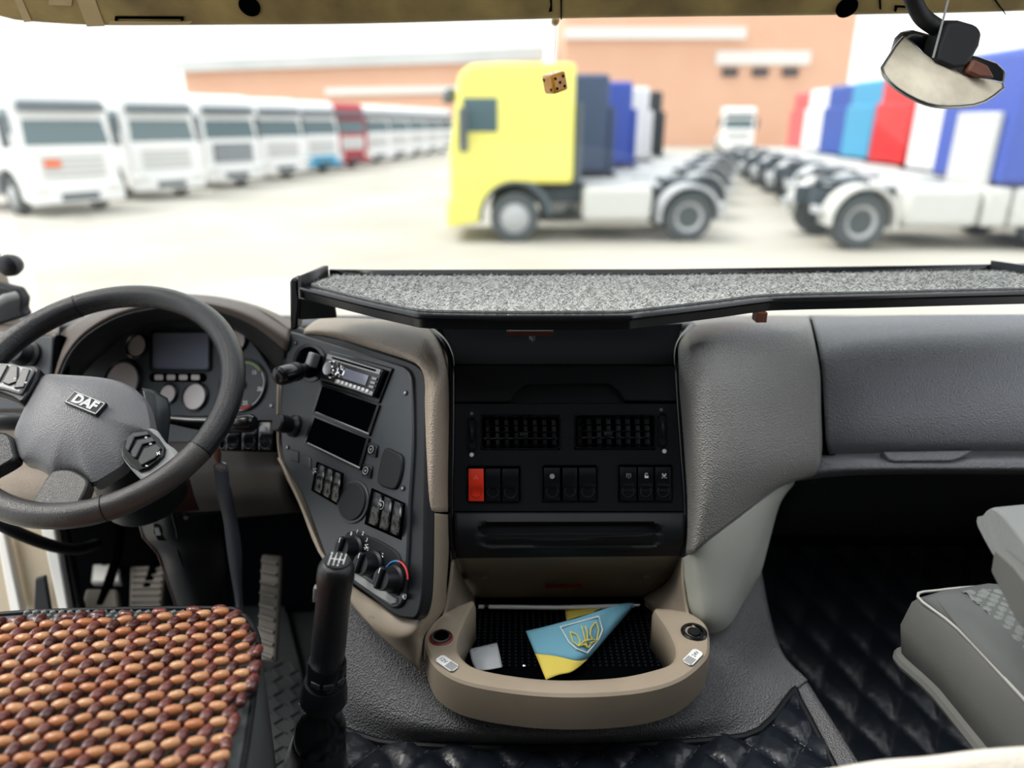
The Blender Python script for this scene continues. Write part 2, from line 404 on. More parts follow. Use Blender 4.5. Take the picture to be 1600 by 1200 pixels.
# ------------------------------------------------------------------ cab shell
def struct(o, label=None): return tag(o, label, None, None, 'structure')
YW0, ZW0, YW1, ZW1 = 1.70, .84, 1.52, 1.92
struct(MB().prism([V((-1.16, YW0, ZW0)), V((1.34, YW0, ZW0)), V((1.30, YW1, ZW1)), V((-1.12, YW1, ZW1))], V((0, .006, .001))).build('window_1', M['window_glass'], smooth=0), 'clear windscreen pane across the whole dashboard')
struct(MB().abox((-1.25, 1.66, .55), (1.42, 1.76, .835)).build('trim_1', M['black_plastic'], bevel=.01), 'black windscreen base')
for i, s in ((2, -1), (3, 1)):
    x = -1.20 if s < 0 else 1.38
    pts = [V((x, 1.64, .3)), V((x, 1.72, .3)), V((x + .02, 1.56, 2.0)), V((x + .02, 1.44, 2.0))]
    struct(MB().prism(pts, V((s * .10, 0, 0))).build('trim_%d' % i, M['beige_dark'], bevel=.015), 'windscreen pillar on the %s' % ('left' if s < 0 else 'right'))
# header board over the windscreen
FH = Frame(PY(400, 0, 1.33), PY(1200, 0, 1.33), PY(400, 40, 1.36))
hb = cr([(-330, -60, 0), (-120, 0, 0), (0, 30, 0), (35, 37, 0), (122, 43, 0), (196, 44.5, 0), (350, 43.7, 0), (560, 42, 0), (867, 34, 0), (1060, 31, 0), (1320, 28, 0), (1600, 21.7, 0), (1800, 8, 0), (1950, -60, 0)], 5)
ho = [(p.x, p.y) for p in hb] + [(1960, -260), (-340, -260)]
ce = MB().plate(FH, ho, -.05, 0).build('ceiling', M['header_tan'], None, bevel=.012, seg=3)
struct(ce, 'worn tan header board above the windscreen')
def disc(mb, F, px, py, r, w0, w1, n=24, ry=None, hole=0):
    q = F.q(px, py); u = F.u; v = F.v * ((ry or r) / r)
    prof = [(r, w0), (r, w1), (0.0005, w1)] if not hole else [(r, w0), (r, w1), (hole, w1), (hole, w0)]
    return mb.lathe(q, u, v, F.w, prof, n, cap=not hole)
K = 1 / FPX
for x, y in ((390, 9), (1323, 11)): disc(MB(), FH, x, y, .0175, -.002, .003).build('hole_plug', M['void_black'], ce)
MB().plate(FH, [(180, 25), (287, 25.5), (287, 31), (283, 31), (283, 28.5), (184, 28), (184, 31), (180, 31)], -.001, .003).build('slot', M['void_black'], ce)
MB().plate(FH, [(172, 32), (300, 33), (296, 38), (170, 37)], -.001, .002).build('worn_strip', M['tape_tan'], ce)
for pts in ([(20, -8), (32, -8), (50, 33), (38, 34)], [(118, -8), (146, -8), (164, 40), (136, 41)], [(78, -8), (114, -8), (112, 8), (76, 7)]):
    MB().plate(FH, pts, -.001, .0015).build('tape_strip', M['tape_tan'], ce)
for pts in ([(875.5, -8), (878, -8), (878, 30), (876, 30)], [(858, -8), (862, -8), (863, 17), (857, 18), (860, 8)], [(1548, -8), (1551, -8), (1572, 22), (1570, 22)], [(1398, 8), (1420, 9), (1420, 12), (1402, 11), (1400, 18), (1397, 17)], [(1373, -2), (1376, -2), (1377, 14), (1374, 14)]):
    MB().plate(FH, pts, -.001, .0015).build('crack_line', M['void_black'], ce)
# roof, back and side shell round the camera, windows left open, roof opening and doorway added to let daylight in
struct(MB().abox((-1.3, -1.0, 1.98), (1.48, .15, 2.02)).abox((-1.3, 1.25, 1.98), (1.48, 1.5, 2.02)).abox((-1.3, .15, 1.98), (-1.0, 1.25, 2.02)).abox((1.2, .15, 1.98), (1.48, 1.25, 2.02)).build('wall_top', M['cab_lining']), 'pale roof lining with a wide opening added for daylight')
struct(MB().abox((-1.3, -1.04, 0), (1.48, -1.0, 2.0)).build('wall_back', M['cab_lining']), 'pale rear wall of the sleeper cab')
struct(MB().abox((1.42, -1, 0), (1.46, 1.7, .85)).abox((1.42, -1, .85), (1.46, .3, 2.0)).abox((1.42, .3, 1.8), (1.46, 1.6, 2.0)).build('wall_right', M['cab_lining']), 'right door wall')
struct(MB().abox((-1.30, -1, 0), (-1.26, .2, 2.0)).abox((-1.30, .2, 1.8), (-1.26, 1.6, 2.0)).build('wall_left', M['cab_lining']), 'left side wall with a doorway left open for daylight')
# floor
struct(MB().abox((-1.3, -1, -.06), (1.46, 1.75, 0)).build('floor', M['floor_rubber']), 'dark rubber cab floor')
struct(MB().abox((-1.3, 1.64, 0), (1.46, 1.68, .62)).build('wall_front', M['bin_black']), 'black firewall under the dashboard')
def D(py, z):                                   # distance at which a pixel row meets a height
    return (z - EYE.z) / (-SP + (600 - py) / FPX * CP)
X3, Y3, Z3 = V((1, 0, 0)), V((0, 1, 0)), V((0, 0, 1))
# ------------------------------------------------------------------ dashboard core
F1 = Frame(P(707, 540, 1.215), P(1058, 540, 1.215), P(707, 800, 1.20))
cc = thing('centre_console', 'black centre console with two air vents and rocker switches', 'console', F1.q(888, 800))
MB().patch([[(690, 505, 1.40), (780, 508, 1.42), (880, 508, 1.42), (980, 508, 1.42), (1066, 505, 1.40)],
            [(698, 530, 1.34), (780, 535, 1.36), (880, 535, 1.36), (980, 535, 1.36), (1060, 530, 1.34)],
            [(706, 556, 1.25), (780, 558, 1.26), (880, 558, 1.26), (980, 558, 1.26), (1057, 555, 1.25)],
            [(708, 569.5, 1.214), (780, 569.5, 1.214), (880, 569.5, 1.214), (980, 569.5, 1.214), (1057, 569.5, 1.214)]]).build('upper_bin', M['bin_black'], cc, solid=.004)
for pts in ([(668, 512, 1.32), (690, 530, 1.265), (701, 549, 1.232), (705.5, 572, 1.214), (706, 630, 1.21), (705.5, 700, 1.206), (704, 760, 1.202), (704, 800, 1.2), (706, 835, 1.198), (709, 872, 1.205)],
            [(1082, 508, 1.33), (1066, 528, 1.265), (1058.5, 547, 1.232), (1058, 572, 1.214), (1061, 630, 1.21), (1066, 700, 1.206), (1070.5, 760, 1.202), (1072.5, 800, 1.2), (1072, 835, 1.198), (1067, 869, 1.205)]):
    MB().tube([P(*p) for p in cr([V(p) for p in pts], 4)], .0058, 10).build('edge_rail', M['black_gloss'], cc)
MB().plate(F1, [(710, 571.5), (1055, 571.5), (1057.5, 627.5), (976, 626.5), (966, 610), (951, 599.5), (820, 601), (806, 611), (797, 628), (710, 629)], -.02, .003).build('lid', M['black_soft'], cc, bevel=.0025)
MB().plate(F1, [(800, 599), (970, 597), (978, 630), (795, 630)], -.025, -.009).build('lid_recess', M['black_plastic'], cc)
pm = MB()
def q4(a, b, c, d): return [(a, b), (c, b), (c, d), (a, d)]
def strip(y0, y1, xs):
    for a, b in xs: pm.plate(F1, q4(a, y0, b, y1), -.012, 0)
strip(631, 648, [(709, 1061)]); strip(648, 703, [(709, 751), (876, 897), (1024, 1064)]); strip(703, 727, [(708, 1066)])
strip(727, 785, [(707, 729), (814, 847), (934, 965), (1051, 1070)]); strip(785, 798.5, [(707, 1071)])
pm.build('fascia_panel', M['black_plastic'], cc)
def ring(F, pts, wd, w0, w1, inset):               # a frame: outline with an inner outline
    c = sum((V((a, b, 0)) for a, b in pts), V((0, 0, 0))) / len(pts); m = MB()
    out = [F.q(a, b) for a, b in pts]; inn = [F.q(c.x + (a - c.x) * inset[0], c.y + (b - c.y) * inset[1]) for a, b in pts]
    return m.grid([[p + F.w * w0 for p in out], [p + F.w * w1 for p in out], [p + F.w * w1 for p in inn], [p + F.w * w0 for p in inn], [p + F.w * w0 for p in out]], closed=True)
def rrect(x0, y0, x1, y1, r, n=4):
    o = []
    for cx, cy, a0 in ((x1 - r, y1 - r, 0), (x0 + r, y1 - r, 90), (x0 + r, y0 + r, 180), (x1 - r, y0 + r, 270)):
        for k in range(n + 1):
            a = math.radians(a0 + 90 * k / n); o.append((cx + r * math.cos(a), cy + r * math.sin(a)))
    return o
for x0, x1, y0, y1, tx in ((751, 876, 649, 702, 818), (897, 1024, 647.5, 701, 949)):
    vt = ring(F1, rrect(x0, y0, x1, y1, 6), 0, -.03, .002, (.965, .93)).build('air_vent', M['black_gloss'], cc)
    MB().plate(F1, q4(x0, y0, x1, y1), -.05, -.045).build('vent_back', M['void_black'], vt)
    for k in range(5):
        y = y0 + 6 + k * (y1 - y0 - 12) / 4
        MB().tube([F1.q(x0 + 4 + t * (x1 - x0 - 8) / 6, y) - F1.w * .004 for t in range(7)], .0052, 8, flat=.32, up=F1.v).build('slat', M['black_gloss'], vt)
    for k in range(8):
        x = x0 + 10 + k * (x1 - x0 - 20) / 7
        a = F1.q(x, y0 + 3) - F1.w * .022; b = F1.q(x + 1.5, y1 - 3) - F1.w * .022
        MB().box((a + b) / 2, F1.u * .0032 + F1.w * .006, (b - a) / 2, F1.w * .0008).build('vane', M['vane_grey'], vt)
    MB().box(F1.q(tx, y0 + 30) + F1.w * .006, F1.u * .007, F1.v * .004, F1.w * .008).build('vent_tab', M['black_plastic'], vt, bevel=.002)
for x0, y0, x1, y1, dx, dy, sx, sy in ((730, 652, 745, 704, 737, 710.5, 737, 646), (1027.5, 645, 1042.5, 699, 1038, 705, 1033, 640)):
    tw = ring(F1, rrect(x0, y0, x1, y1, 7), 0, -.004, .003, (.72, .9)).build('thumbwheel_surround', M['black_gloss'], cc)
    MB().lathe(F1.q((x0 + x1) / 2, (y0 + y1) / 2) - F1.w * .014, F1.w, F1.v, F1.u, [(.018, -.0035), (.021, -.002), (.021, .002), (.018, .0035)], 24).build('thumbwheel', M['black_soft'], tw)
    disc(MB(), F1, dx, dy, .0036, -.001, .0006, 16).build('open_mark', M['white_print'], cc)
    sm = MB()
    for k in range(3): a = PI * k / 3; sm.box(F1.q(sx, sy), (F1.u * math.cos(a) + F1.v * math.sin(a)) * .0032, (F1.v * math.cos(a) - F1.u * math.sin(a)) * .0005, F1.w * .0005)
    sm.build('cold_mark', M['grey_print'], cc)
def icon(F, px, py, kind, s, parent, m='white_print', w=.0086):
    o = F.q(px, py) + F.w * w; mb = MB(); u, v, n = F.u, F.v, F.w
    def seg(*pts, r=.13, cl=False): mb.tube([o + u * (a * s) + v * (b * s) for a, b in pts], r * s, 6, closed=cl)
    if kind == 'tri': seg((0, 1), (-1, -.8), (1, -.8), cl=True); seg((0, .3), (-.4, -.45), (.4, -.45), cl=True, r=.1)
    elif kind == 'lock': mb.box(o - v * s * .4, u * s * .75, v * s * .45, n * .0003); seg((-.5, 0), (-.5, .6), (-.2, 1), (.3, 1), (.55, .6))
    elif kind == 'lamp':
        seg((-.9, .3), (.9, .3), r=.12); mb.box(o + v * s * .05, u * s * .4, v * s * .3, n * .0003)
        for a in (-.8, 0, .8): seg((a * .8, -.4), (a * 1.2, -1.0), r=.12)
        seg((-.9, .6), (-.4, .9)); seg((.9, .6), (.4, .9))
    elif kind == 'wheel':
        mb.lathe(o, u, v, n, [(s, -.0004), (s, .0004), (0.0001, .0004)], 20)
    elif kind == 'door': seg((-.8, -.6), (-.8, .8), (.8, .8), (.8, -.6), cl=False); seg((-.3, -.6), (0, -1), (.3, -.6), r=.12); seg((0, .4), (0, -.2))
    elif kind == 'circ': seg(*[(math.cos(k * PI / 6), math.sin(k * PI / 6)) for k in range(12)], cl=True); seg((-.4, 0), (.4, 0)); seg((0, -.4), (0, .4))
    elif kind == 'fan':
        for k in range(4): a = k * PI / 2 + .4; seg((.15 * math.cos(a), .15 * math.sin(a)), (.9 * math.cos(a), .9 * math.sin(a)), r=.28)
    elif kind == 'man': seg((-.3, -.9), (0, .1), (.6, -.2), r=.22); seg((0, .7), (.02, .75), r=.3); seg((-.9, .4), (-.4, .2), r=.14); seg((-.9, -.5), (-.5, -.4), r=.14)
    return mb.build('icon', M[m], parent)
def rocker(F, quad, parent, m, ic=None, im='white_print', bulge=.006, s=.0042):
    tl, tr, br, bl = [V((a, b, 0)) for a, b in quad]; rows = []; N = 10
    for k in range(N + 1):
        t = k / N; a = tl.lerp(bl, t); b = tr.lerp(br, t)
        h = .002 + bulge * math.sin(PI * (.12 + .76 * t)) - (.0028 * math.exp(-((t - .72) / .13) ** 2))
        r = [F.q(a.x, a.y, -.012)]
        for j in range(7):
            e = j / 6; p = a.lerp(b, e); hh = h - (.0015 if j in (0, 6) else 0) - (.0016 * math.exp(-((t - .72) / .12) ** 2) * math.sin(PI * e))
            r.append(F.q(p.x, p.y, hh))
        r.append(F.q(b.x, b.y, -.012)); rows.append(r)
    rows = [[p - F.w * .012 for p in rows[0]]] + rows + [[p - F.w * .012 for p in rows[-1]]]
    sw = MB().grid(rows).build('rocker_switch', M[m], parent, smooth=50)
    c = tl.lerp(br, .5).lerp(bl.lerp(br, .5), .44)
    wd = (F.q(*tr.xy) - F.q(*tl.xy)).length
    pts = []
    if ic: t_ = tl.lerp(tr, .5).lerp(bl.lerp(br, .5), .25); icon(F, t_.x, t_.y, ic, s, sw, im, w=.002 + bulge * .86)
    MB().tube([F.q(c.x, c.y, .0056 * bulge / .006) + (F.u * math.cos(2 * PI * k / 20) + F.v * math.sin(2 * PI * k / 20)) * wd * .36 for k in range(20)], .0004, 6, closed=True).build('thumb_ring', M['panel_grey'] if m != 'red_switch' else M['red_dark'], sw)
    return sw
for (x0, x1, y0, y1), sws in (((729, 814, 727.5, 785), [(732, 755.5, 'red_switch', 'tri', 'hazard_print'), (758.5, 781.5, 'black_gloss', None, ''), (784.5, 810, 'black_gloss', None, '')]),
                              ((847, 934, 726, 784), [(850, 874.5, 'black_gloss', 'wheel', 'grey_print'), (879, 901.5, 'black_gloss', None, ''), (905, 931, 'black_gloss', None, '')]),
                              ((965, 1051, 725, 784), [(968.5, 994, 'black_gloss', 'door', 'grey_print'), (997, 1020.5, 'black_gloss', 'lock', 'white_print'), (1024, 1048.5, 'black_gloss', 'lamp', 'white_print')])):
    hs = ring(F1, rrect(x0, y0, x1, y1, 4), 0, -.02, .002, (.975, .965)).build('switch_housing', M['black_gloss'], cc)
    MB().plate(F1, q4(x0, y0, x1, y1), -.03, -.022).build('housing_back', M['void_black'], hs)
    for a, b, m_, ic, im in sws: rocker(F1, [(a, y0 + 5), (b, y0 + 5), (b + .6, y1 - 2), (a + .3, y1 - 2)], cc, m_, ic, im or 'white_print')
# drawer under the fascia
rows = []
for j in range(25):
    t = j / 24; r = []
    for i in range(61):
        s = i / 60; px = 709 + s * 363 + (3 * t if s < .5 else -5 * t * (s - .5) * 2) ; py = 800.5 + t * (72 - 4 * s)
        ax = max(abs(px - 890) - 124, 0) / 19; ay = (py - 836) / 19; q = math.hypot(ax, ay)
        k = max(0, min(1, (1.08 - q) / .22)); k = k * k * (3 - 2 * k)
        r.append(P(px, py, 1.198 - .012 * math.sin(PI * min(1, t * 1.1)) + .03 * max(0, t - .75) + .016 * k * (.55 + .45 * (py < 834))))
    rows.append(r)
dr = MB().grid(rows).build('drawer', M['black_soft'], cc, solid=.006, smooth=60)
MB().tube([P(px, py, 1.187) for px, py in [(757, 838), (770, 841), (800, 842), (880, 841.5), (960, 839), (1000, 838), (1020, 835)]], .0022, 8).build('handle_lip', M['black_gloss'], dr)
# dark filler added behind the panels to stop light leaks
MB().abox((-.16, 1.36, .46), (.34, 1.64, .88)).build('rear_light_stop', M['void_black'], cc)
# recess walls over the tray
MB().patch([[(708, 870, 1.225), (880, 870, 1.23), (1066, 866, 1.225)], [(722, 900, 1.32), (880, 900, 1.32), (1052, 897, 1.32)], [(744, 937, 1.36), (880, 936, 1.362), (1005, 934, 1.36)]]).build('recess_back', M['beige_dark'], cc, solid=.004)
MB().patch([[(709, 869, 1.205), (716, 885, 1.27), (722, 900, 1.325)], [(704, 915, 1.20), (720, 918, 1.28), (733, 920, 1.34)], [(695, 960, 1.192), (722, 952, 1.26), (744, 938, 1.362)], [(684, 985, 1.15), (714, 978, 1.24), (746, 945, 1.362)]]).build('recess_side', M['beige_dark'], cc, solid=.004)
MB().patch([[(1066, 865, 1.205), (1058, 882, 1.27), (1052, 897, 1.325)], [(1066, 910, 1.20), (1050, 913, 1.28), (1036, 915, 1.34)], [(1074, 957, 1.192), (1040, 952, 1.26), (1003, 934, 1.362)], [(1084, 980, 1.15), (1048, 978, 1.24), (1008, 946, 1.362)]]).build('recess_side', M['beige_dark'], cc, solid=.004)
lb = Frame(P(880, 913, 1.318), P(900, 913, 1.318), P(880, 920, 1.325))
MB().plate(lb, [(851, 911), (909, 909.5), (909, 915), (852, 916)], .003, .006).build('reflector', M['red_dark'], cc, bevel=.001)
for x in (756, 1010): disc(MB(), lb, x, 898, .006, .004, .008, 12, ry=.003).build('recess_clip', M['beige_dark'], cc)
# ------------------------------------------------------------------ storage tray
TZ = .52
st = thing('storage_tray', 'beige horseshoe-rimmed storage tray with two sockets below the console', 'tray', PZ(888, 1010, .44))
out = [(697, 955), (676, 973), (665, 994), (668, 1017), (685, 1044), (730, 1067), (820, 1082), (910, 1085.5), (1000, 1079), (1060, 1062), (1099, 1032), (1108, 1008), (1102, 974), (1074, 955)]
inn = [(741, 940), (732, 956), (722, 978), (714, 1000), (717, 1021), (745, 1043), (820, 1057), (888, 1061), (965, 1057), (1020, 1046), (1050, 1034), (1056, 1012), (1042, 980), (1022, 952)]
O = cr([PZ(a, b, TZ) for a, b in out], 5); I = cr([PZ(a, b, TZ) for a, b in inn], 5)
cen = V((PZ(885, 1000, TZ).x, PZ(885, 990, TZ).y, 0))
def sh(p, k, z):
    d_ = V((p.x - cen.x, p.y - cen.y, 0)).normalized(); return V((p.x + d_.x * k, p.y + d_.y * k, z))
rim = [[sh(p, -.002, .43) for p in I], [sh(p, -.003, TZ - .012) for p in I], [sh(p, 0, TZ - .003) for p in I], [sh(p, .004, TZ) for p in I], [a.lerp(b, .5) + Z3 * .002 for a, b in zip(I, O)],
       [sh(p, -.003, TZ) for p in O], [sh(p, .001, TZ - .004) for p in O], [sh(p, .003, TZ - .03) for p in O], [sh(p, .0, TZ - .066) for p in O], [sh(p, -.03, TZ - .075) for p in O]]
MB().grid(rim).build('rim', M['beige'], st, solid=.003, smooth=30)
MB().prism([sh(p, .006, .44) for p in I] + [PZ(1005, 930, .44), PZ(744, 932, .44)], V((0, 0, -.004))).build('tray_floor', M['void_black'], st)
gm_ = MB(); bm0 = PZ(735, 1040, .44); bm1 = PZ(1040, 945, .44)
for k in range(34):
    for j in range(20):
        p = V((bm0.x + (bm1.x - bm0.x) * k / 33, bm0.y + (bm1.y - bm0.y) * j / 19, .4405))
        gm_.lathe(p, X3, Y3, Z3, [(.0022, 0), (.0012, .0014)], 6)
tag(gm_.build('rubber_studs', M['black_soft'], st), kind='stuff')
def hdisc(mb, px, py, z, prof, n=28): return mb.lathe(PZ(px, py, z), X3, Y3, Z3, prof, n)
hdisc(MB(), 689.5, 997.5, TZ, [(.019, -.01), (.019, .002), (.0165, .004), (.0162, .003)]).build('socket_ring', M['red_dark'], st)
hdisc(MB(), 689.5, 997.5, TZ, [(.0155, .0), (.0155, .006), (.0125, .0065), (.0115, -.004)]).build('socket_barrel', M['steel'], st)
hdisc(MB(), 689.5, 997.5, TZ, [(.0118, .001), (.0118, .0035), (.0005, .0036)]).build('socket_hole', M['void_black'], st)
hdisc(MB(), 1084, 989, TZ, [(.021, -.01), (.021, .003), (.019, .005), (.015, .005), (.014, .001), (.011, .001), (.010, .004), (.0005, .0042)]).build('socket_cap', M['black_gloss'], st)
FT = Frame(PZ(880, 1000, TZ), PZ(900, 1000, TZ), PZ(880, 1030, TZ))
for px, py, ang, t, h in ((698.5, 1036.5, -42, '12V', 1), (1082.5, 1027, 47, '24V', -1)):
    o = PZ(px, py, TZ + .0035); a = math.radians(ang); u = X3 * math.cos(a) + Y3 * math.sin(a); v = -X3 * math.sin(a) + Y3 * math.cos(a)
    cor = [o + u * x * .019 + v * y * .0085 for x, y in ((-1, -.6), (-.8, -1), (.8, -1), (1, -.6), (1, .6), (.8, 1), (-.8, 1), (-1, .6))]
    sk = MB().prism(cor, Z3 * .0008).build('voltage_sticker', M['white_print'], st)
    MB().prism([o + Z3 * .0008 + u * x * .0175 + v * y * .0068 for x, y in ((h * .1, -1), (h, -1), (h, 1), (h * .1, 1))], Z3 * .0003).build('sticker_field', M['grey_print'], sk)
    text(MB(), t, o - u * h * .0085 + Z3 * .0008, u, v, Z3, .009, .0003).build('lettering', M['panel_grey'], sk)
# flag on a stick lying in the tray
fl = thing('paper_flag', 'small blue and yellow flag on a white stick lying in the tray', 'flag', PZ(880, 1000, .446))
MB().tube([P(748, 948, 1.315), P(870, 949.5, 1.305), P(994, 946.5, 1.30)], .0036, 10).build('stick', M['white_print'], fl)
MB().tube([P(990, 946.5, 1.299), P(999, 946, 1.299)], .005, 10).build('stick_tip', M['steel'], fl)
MB().tube([P(757, 948, 1.314), P(764, 948, 1.313)], .0048, 10).build('stick_clip', M['black_gloss'], fl)
top = cr([V(p) for p in ((821.5, 986, 1.23), (852, 979, 1.225), (900, 966, 1.225), (940, 953, 1.245), (968, 944, 1.27), (990, 942, 1.292))], 4)
bot = cr([V(p) for p in ((853, 1062, 1.135), (874, 1054, 1.145), (895, 1049, 1.155), (918, 1030, 1.18), (945, 1000, 1.22), (988, 950, 1.29))], 4)
def flagrow(lo, hi, n=8):
    rows = []
    for k in range(n + 1):
        r = []
        for i in range(len(top)):
            b = min(1, .46 + .54 * (i / 12) ** 1.2); t0, t1 = (0, b) if lo else (b, 1)
            t = t0 + (t1 - t0) * k / n
            r.append(P(*(top[i].lerp(bot[i], t) + V((0, 0, -.006 * math.sin(PI * t) * (1 + .5 * math.sin(i * .8)))))))
        rows.append(r[:13] if not lo else r)
    return rows
MB().grid(flagrow(1, 0)).build('blue_half', M['flag_blue'], fl, solid=.0008)
MB().grid(flagrow(0, 1)).build('yellow_half', M['flag_yellow'], fl, solid=.0008)
MB().patch([[(883, 952, 1.31), (910, 951, 1.305), (940, 950, 1.3)], [(884, 962, 1.30), (905, 958, 1.295), (930, 954, 1.29)], [(885, 969, 1.285), (902, 963, 1.28), (925, 957, 1.28)]], 3).build('yellow_fold', M['flag_yellow'], fl, solid=.0008)
def fp(px, py, k=.004):                          # a point on the flag cloth under a pixel
    best = None
    for i in range(len(top)):
        for j in range(21):
            q = top[i].lerp(bot[i], j / 20); dd = (q.x - px) ** 2 + (q.y - py) ** 2
            if best is None or dd < best[0]: best = (dd, q.z - .006 * math.sin(PI * j / 20) * (1 + .5 * math.sin(i * .8)))
    return P(px, py, best[1] - k)
def fz(x, y): return 640 + x / 3.3333, 780 + y / 3.3333
em = MB(); em.tube([fp(*fz(x, y)) for x, y in ((785, 665), (880, 640), (985, 610), (1005, 680), (985, 730), (925, 800), (870, 780), (830, 745))], .0011, 6, closed=True); em.build('shield_outline', M['flag_white'], fl)
em = MB()
for pth in (((835, 690), (850, 740), (880, 765), (915, 755)), ((835, 690), (870, 705), (888, 735), (880, 765)), ((895, 660), (905, 690), (915, 740), (925, 770)), ((915, 660), (925, 690), (925, 745)),
            ((970, 640), (985, 680), (975, 735), (940, 750)), ((970, 640), (945, 670), (940, 705), (955, 735)), ((880, 765), (905, 740), (945, 730), (975, 735)), ((905, 755), (930, 775), (950, 745))):
    em.tube([fp(*fz(x, y), .0045) for x, y in pth], .0011, 6)
em.build('trident', M['flag_yellow'], fl)
pk = thing('paper_sachet', 'small crumpled silvery sachet in the left of the tray', 'sachet', PZ(760, 1025, .444))
MB().patch([[(733, 1014, D(1014, .447)), (755, 1009, D(1009, .452)), (776.5, 1004, D(1004, .447))], [(737, 1032, D(1032, .450)), (758, 1027, D(1027, .458)), (781, 1023, D(1023, .452))], [(743.5, 1048, D(1048, .447)), (764, 1046, D(1046, .455)), (785, 1042.5, D(1042, .447))]], 4).build('wrapper', M['paper'], pk, solid=.0008)
MB().tube([PZ(740, 1017, .4515), PZ(773, 1009, .4515)], .0006, 6).build('crimp_line', M['grey_print'], pk)
bt = thing('glass_bead', 'tiny clear bead on the black tray mat beside the flag', 'bead', PZ(819, 1041, .441))
MB().lathe(PZ(819, 1041, .441), X3, Y3, Z3, [(.001, 0), (.0035, .0015), (.0035, .003), (.001, .0045)], 12).build('bead_body', M['chrome'], bt)
# ------------------------------------------------------------------ shelf on the dashboard
SZ = 1.03
sf = thing('dashboard_shelf', 'black-edged dashboard shelf topped with grey carpet', 'shelf', PZ(1000, 460, SZ - .024))
ft = cr([PZ(a, b, SZ) for a, b in ((472, 447), (481, 450), (571, 472), (635, 486), (665, 491), (740, 493), (815, 493.5), (965, 493), (1002, 490), (1112, 477), (1185, 467.5), (1225, 464.5), (1375, 461), (1506, 457.5), (1700, 453))], 4)
bk = [PZ(1700, 419, SZ), PZ(1545, 422, SZ), PZ(1040, 430, SZ), PZ(590, 431, SZ), PZ(515, 430, SZ)]
MB().prism(ft + bk, V((0, 0, -.022))).build('board', M['black_gloss'], sf, bevel=.006, seg=3)
MB().tube([p + Z3 * -.004 for p in ft], .005, 8).build('edge_piping', M['black_gloss'], sf)
fc = cr([PZ(a, b, SZ) for a, b in ((486, 446), (500, 450), (571, 468), (635, 481.5), (668, 486.5), (740, 488), (815, 488.5), (962, 488), (1000, 485), (1112, 472), (1205, 461.5), (1375, 457), (1506, 453.5), (1690, 450))], 4)
bc = [PZ(1690, 424, SZ), PZ(1545, 426, SZ), PZ(1040, 433, SZ), PZ(590, 434, SZ), PZ(522, 433, SZ)]
MB().prism(fc + bc, V((0, 0, .003))).build('carpet', M['carpet'], sf)
def inside(p, poly):
    c = False; n = len(poly)
    for i in range(n):
        a, b = poly[i], poly[i - 1]
        if (a.y > p.y) != (b.y > p.y) and p.x < (b.x - a.x) * (p.y - a.y) / (b.y - a.y) + a.x: c = not c
    return c
fb = MB(); cp = fc + bc; xs = [p.x for p in cp]; ys = [p.y for p in cp]; cnt = 0
mat('fibre_dark', (122, 124, 124), .95); mat('fibre_light', (214, 215, 212), .95)
while cnt < 26000:
    p = V((random.uniform(min(xs), 1.0), random.uniform(min(ys), max(ys)), SZ + .0025))
    if not inside(p, cp): continue
    a = random.uniform(0, 2 * PI); L = random.uniform(.004, .010) * (1.6 if random.random() < .03 else 1); e = random.uniform(.2, .9)
    t = V((math.cos(a) * L, math.sin(a) * L, L * e * .8)); n = V((-math.sin(a), math.cos(a), 0)) * .00038
    fb.add([p - n, p + n, p + t * .6 + n + Z3 * .0008, p + t], [[0, 1, 2, 3]], 0 if random.random() < .55 else 1); cnt += 1
tag(fb.build('carpet_pile', [M['fibre_light'], M['fibre_dark']], sf, smooth=0), kind='stuff')
def wallstrip(pts, z0, z1, th, name, m):
    a = [V((p.x, p.y, z0)) for p in pts]; b = [V((p.x, p.y, z1)) for p in pts]
    return MB().grid([a, b]).build(name, m, sf, solid=th)
wallstrip([PZ(515, 430, SZ), PZ(590, 431, SZ), PZ(1040, 430, SZ), PZ(1545, 422, SZ), PZ(1700, 419, SZ)], SZ - .02, SZ + .010, .008, 'back_upstand', M['black_gloss'])
wallstrip([PZ(514, 430, SZ), PZ(474, 448, SZ)], SZ - .02, SZ + .018, .008, 'side_upstand', M['black_plastic'])
ru = [PZ(1546, 422, SZ), PZ(1640, 440, SZ)]
MB().prism([V((p.x, p.y, SZ)) for p in ru] + [V((ru[1].x, ru[1].y, SZ + .022)), V((ru[0].x, ru[0].y, SZ + .018))], V((.004, .008, 0))).build('corner_upstand', M['panel_grey'], sf)
MB().prism([P(452, 441, 1.245), P(456, 434, 1.245), P(464, 436, 1.245), P(466, 470, 1.25), P(464, 515, 1.27), P(453, 517, 1.27)], V((.002, .03, 0))).build('bracket_bar', M['black_gloss'], sf, bevel=.004)
MB().prism([P(466, 466, 1.26), P(523, 476, 1.30), P(526, 497, 1.31), P(468, 500, 1.28)], V((0, .006, 0))).build('bracket_plate', M['panel_grey'], sf, bevel=.002)
disc(MB(), Frame(P(794, 493, 1.05), P(900, 493, 1.05), P(794, 500, 1.05)), 794, 493.5, .0022, -.001, .0012, 10).build('screw', M['white_print'], sf)
MB().box(P(828, 518.5, 1.25), X3 * .041, Y3 * .012, Z3 * .0045).build('wood_batten', M['brown_wood'], sf, bevel=.001)
MB().tube([P(834, 522, 1.25), P(834, 531, 1.25), P(831, 533, 1.25)], .0025, 8).tube([P(828, 524, 1.25), P(829, 531, 1.25)], .002, 8).build('hook', M['steel'], sf)
MB().box(P(1187, 493.5, 1.16), X3 * .0085, Y3 * .012, Z3 * .0085).build('wood_block', M['brown_wood'], sf, bevel=.001)
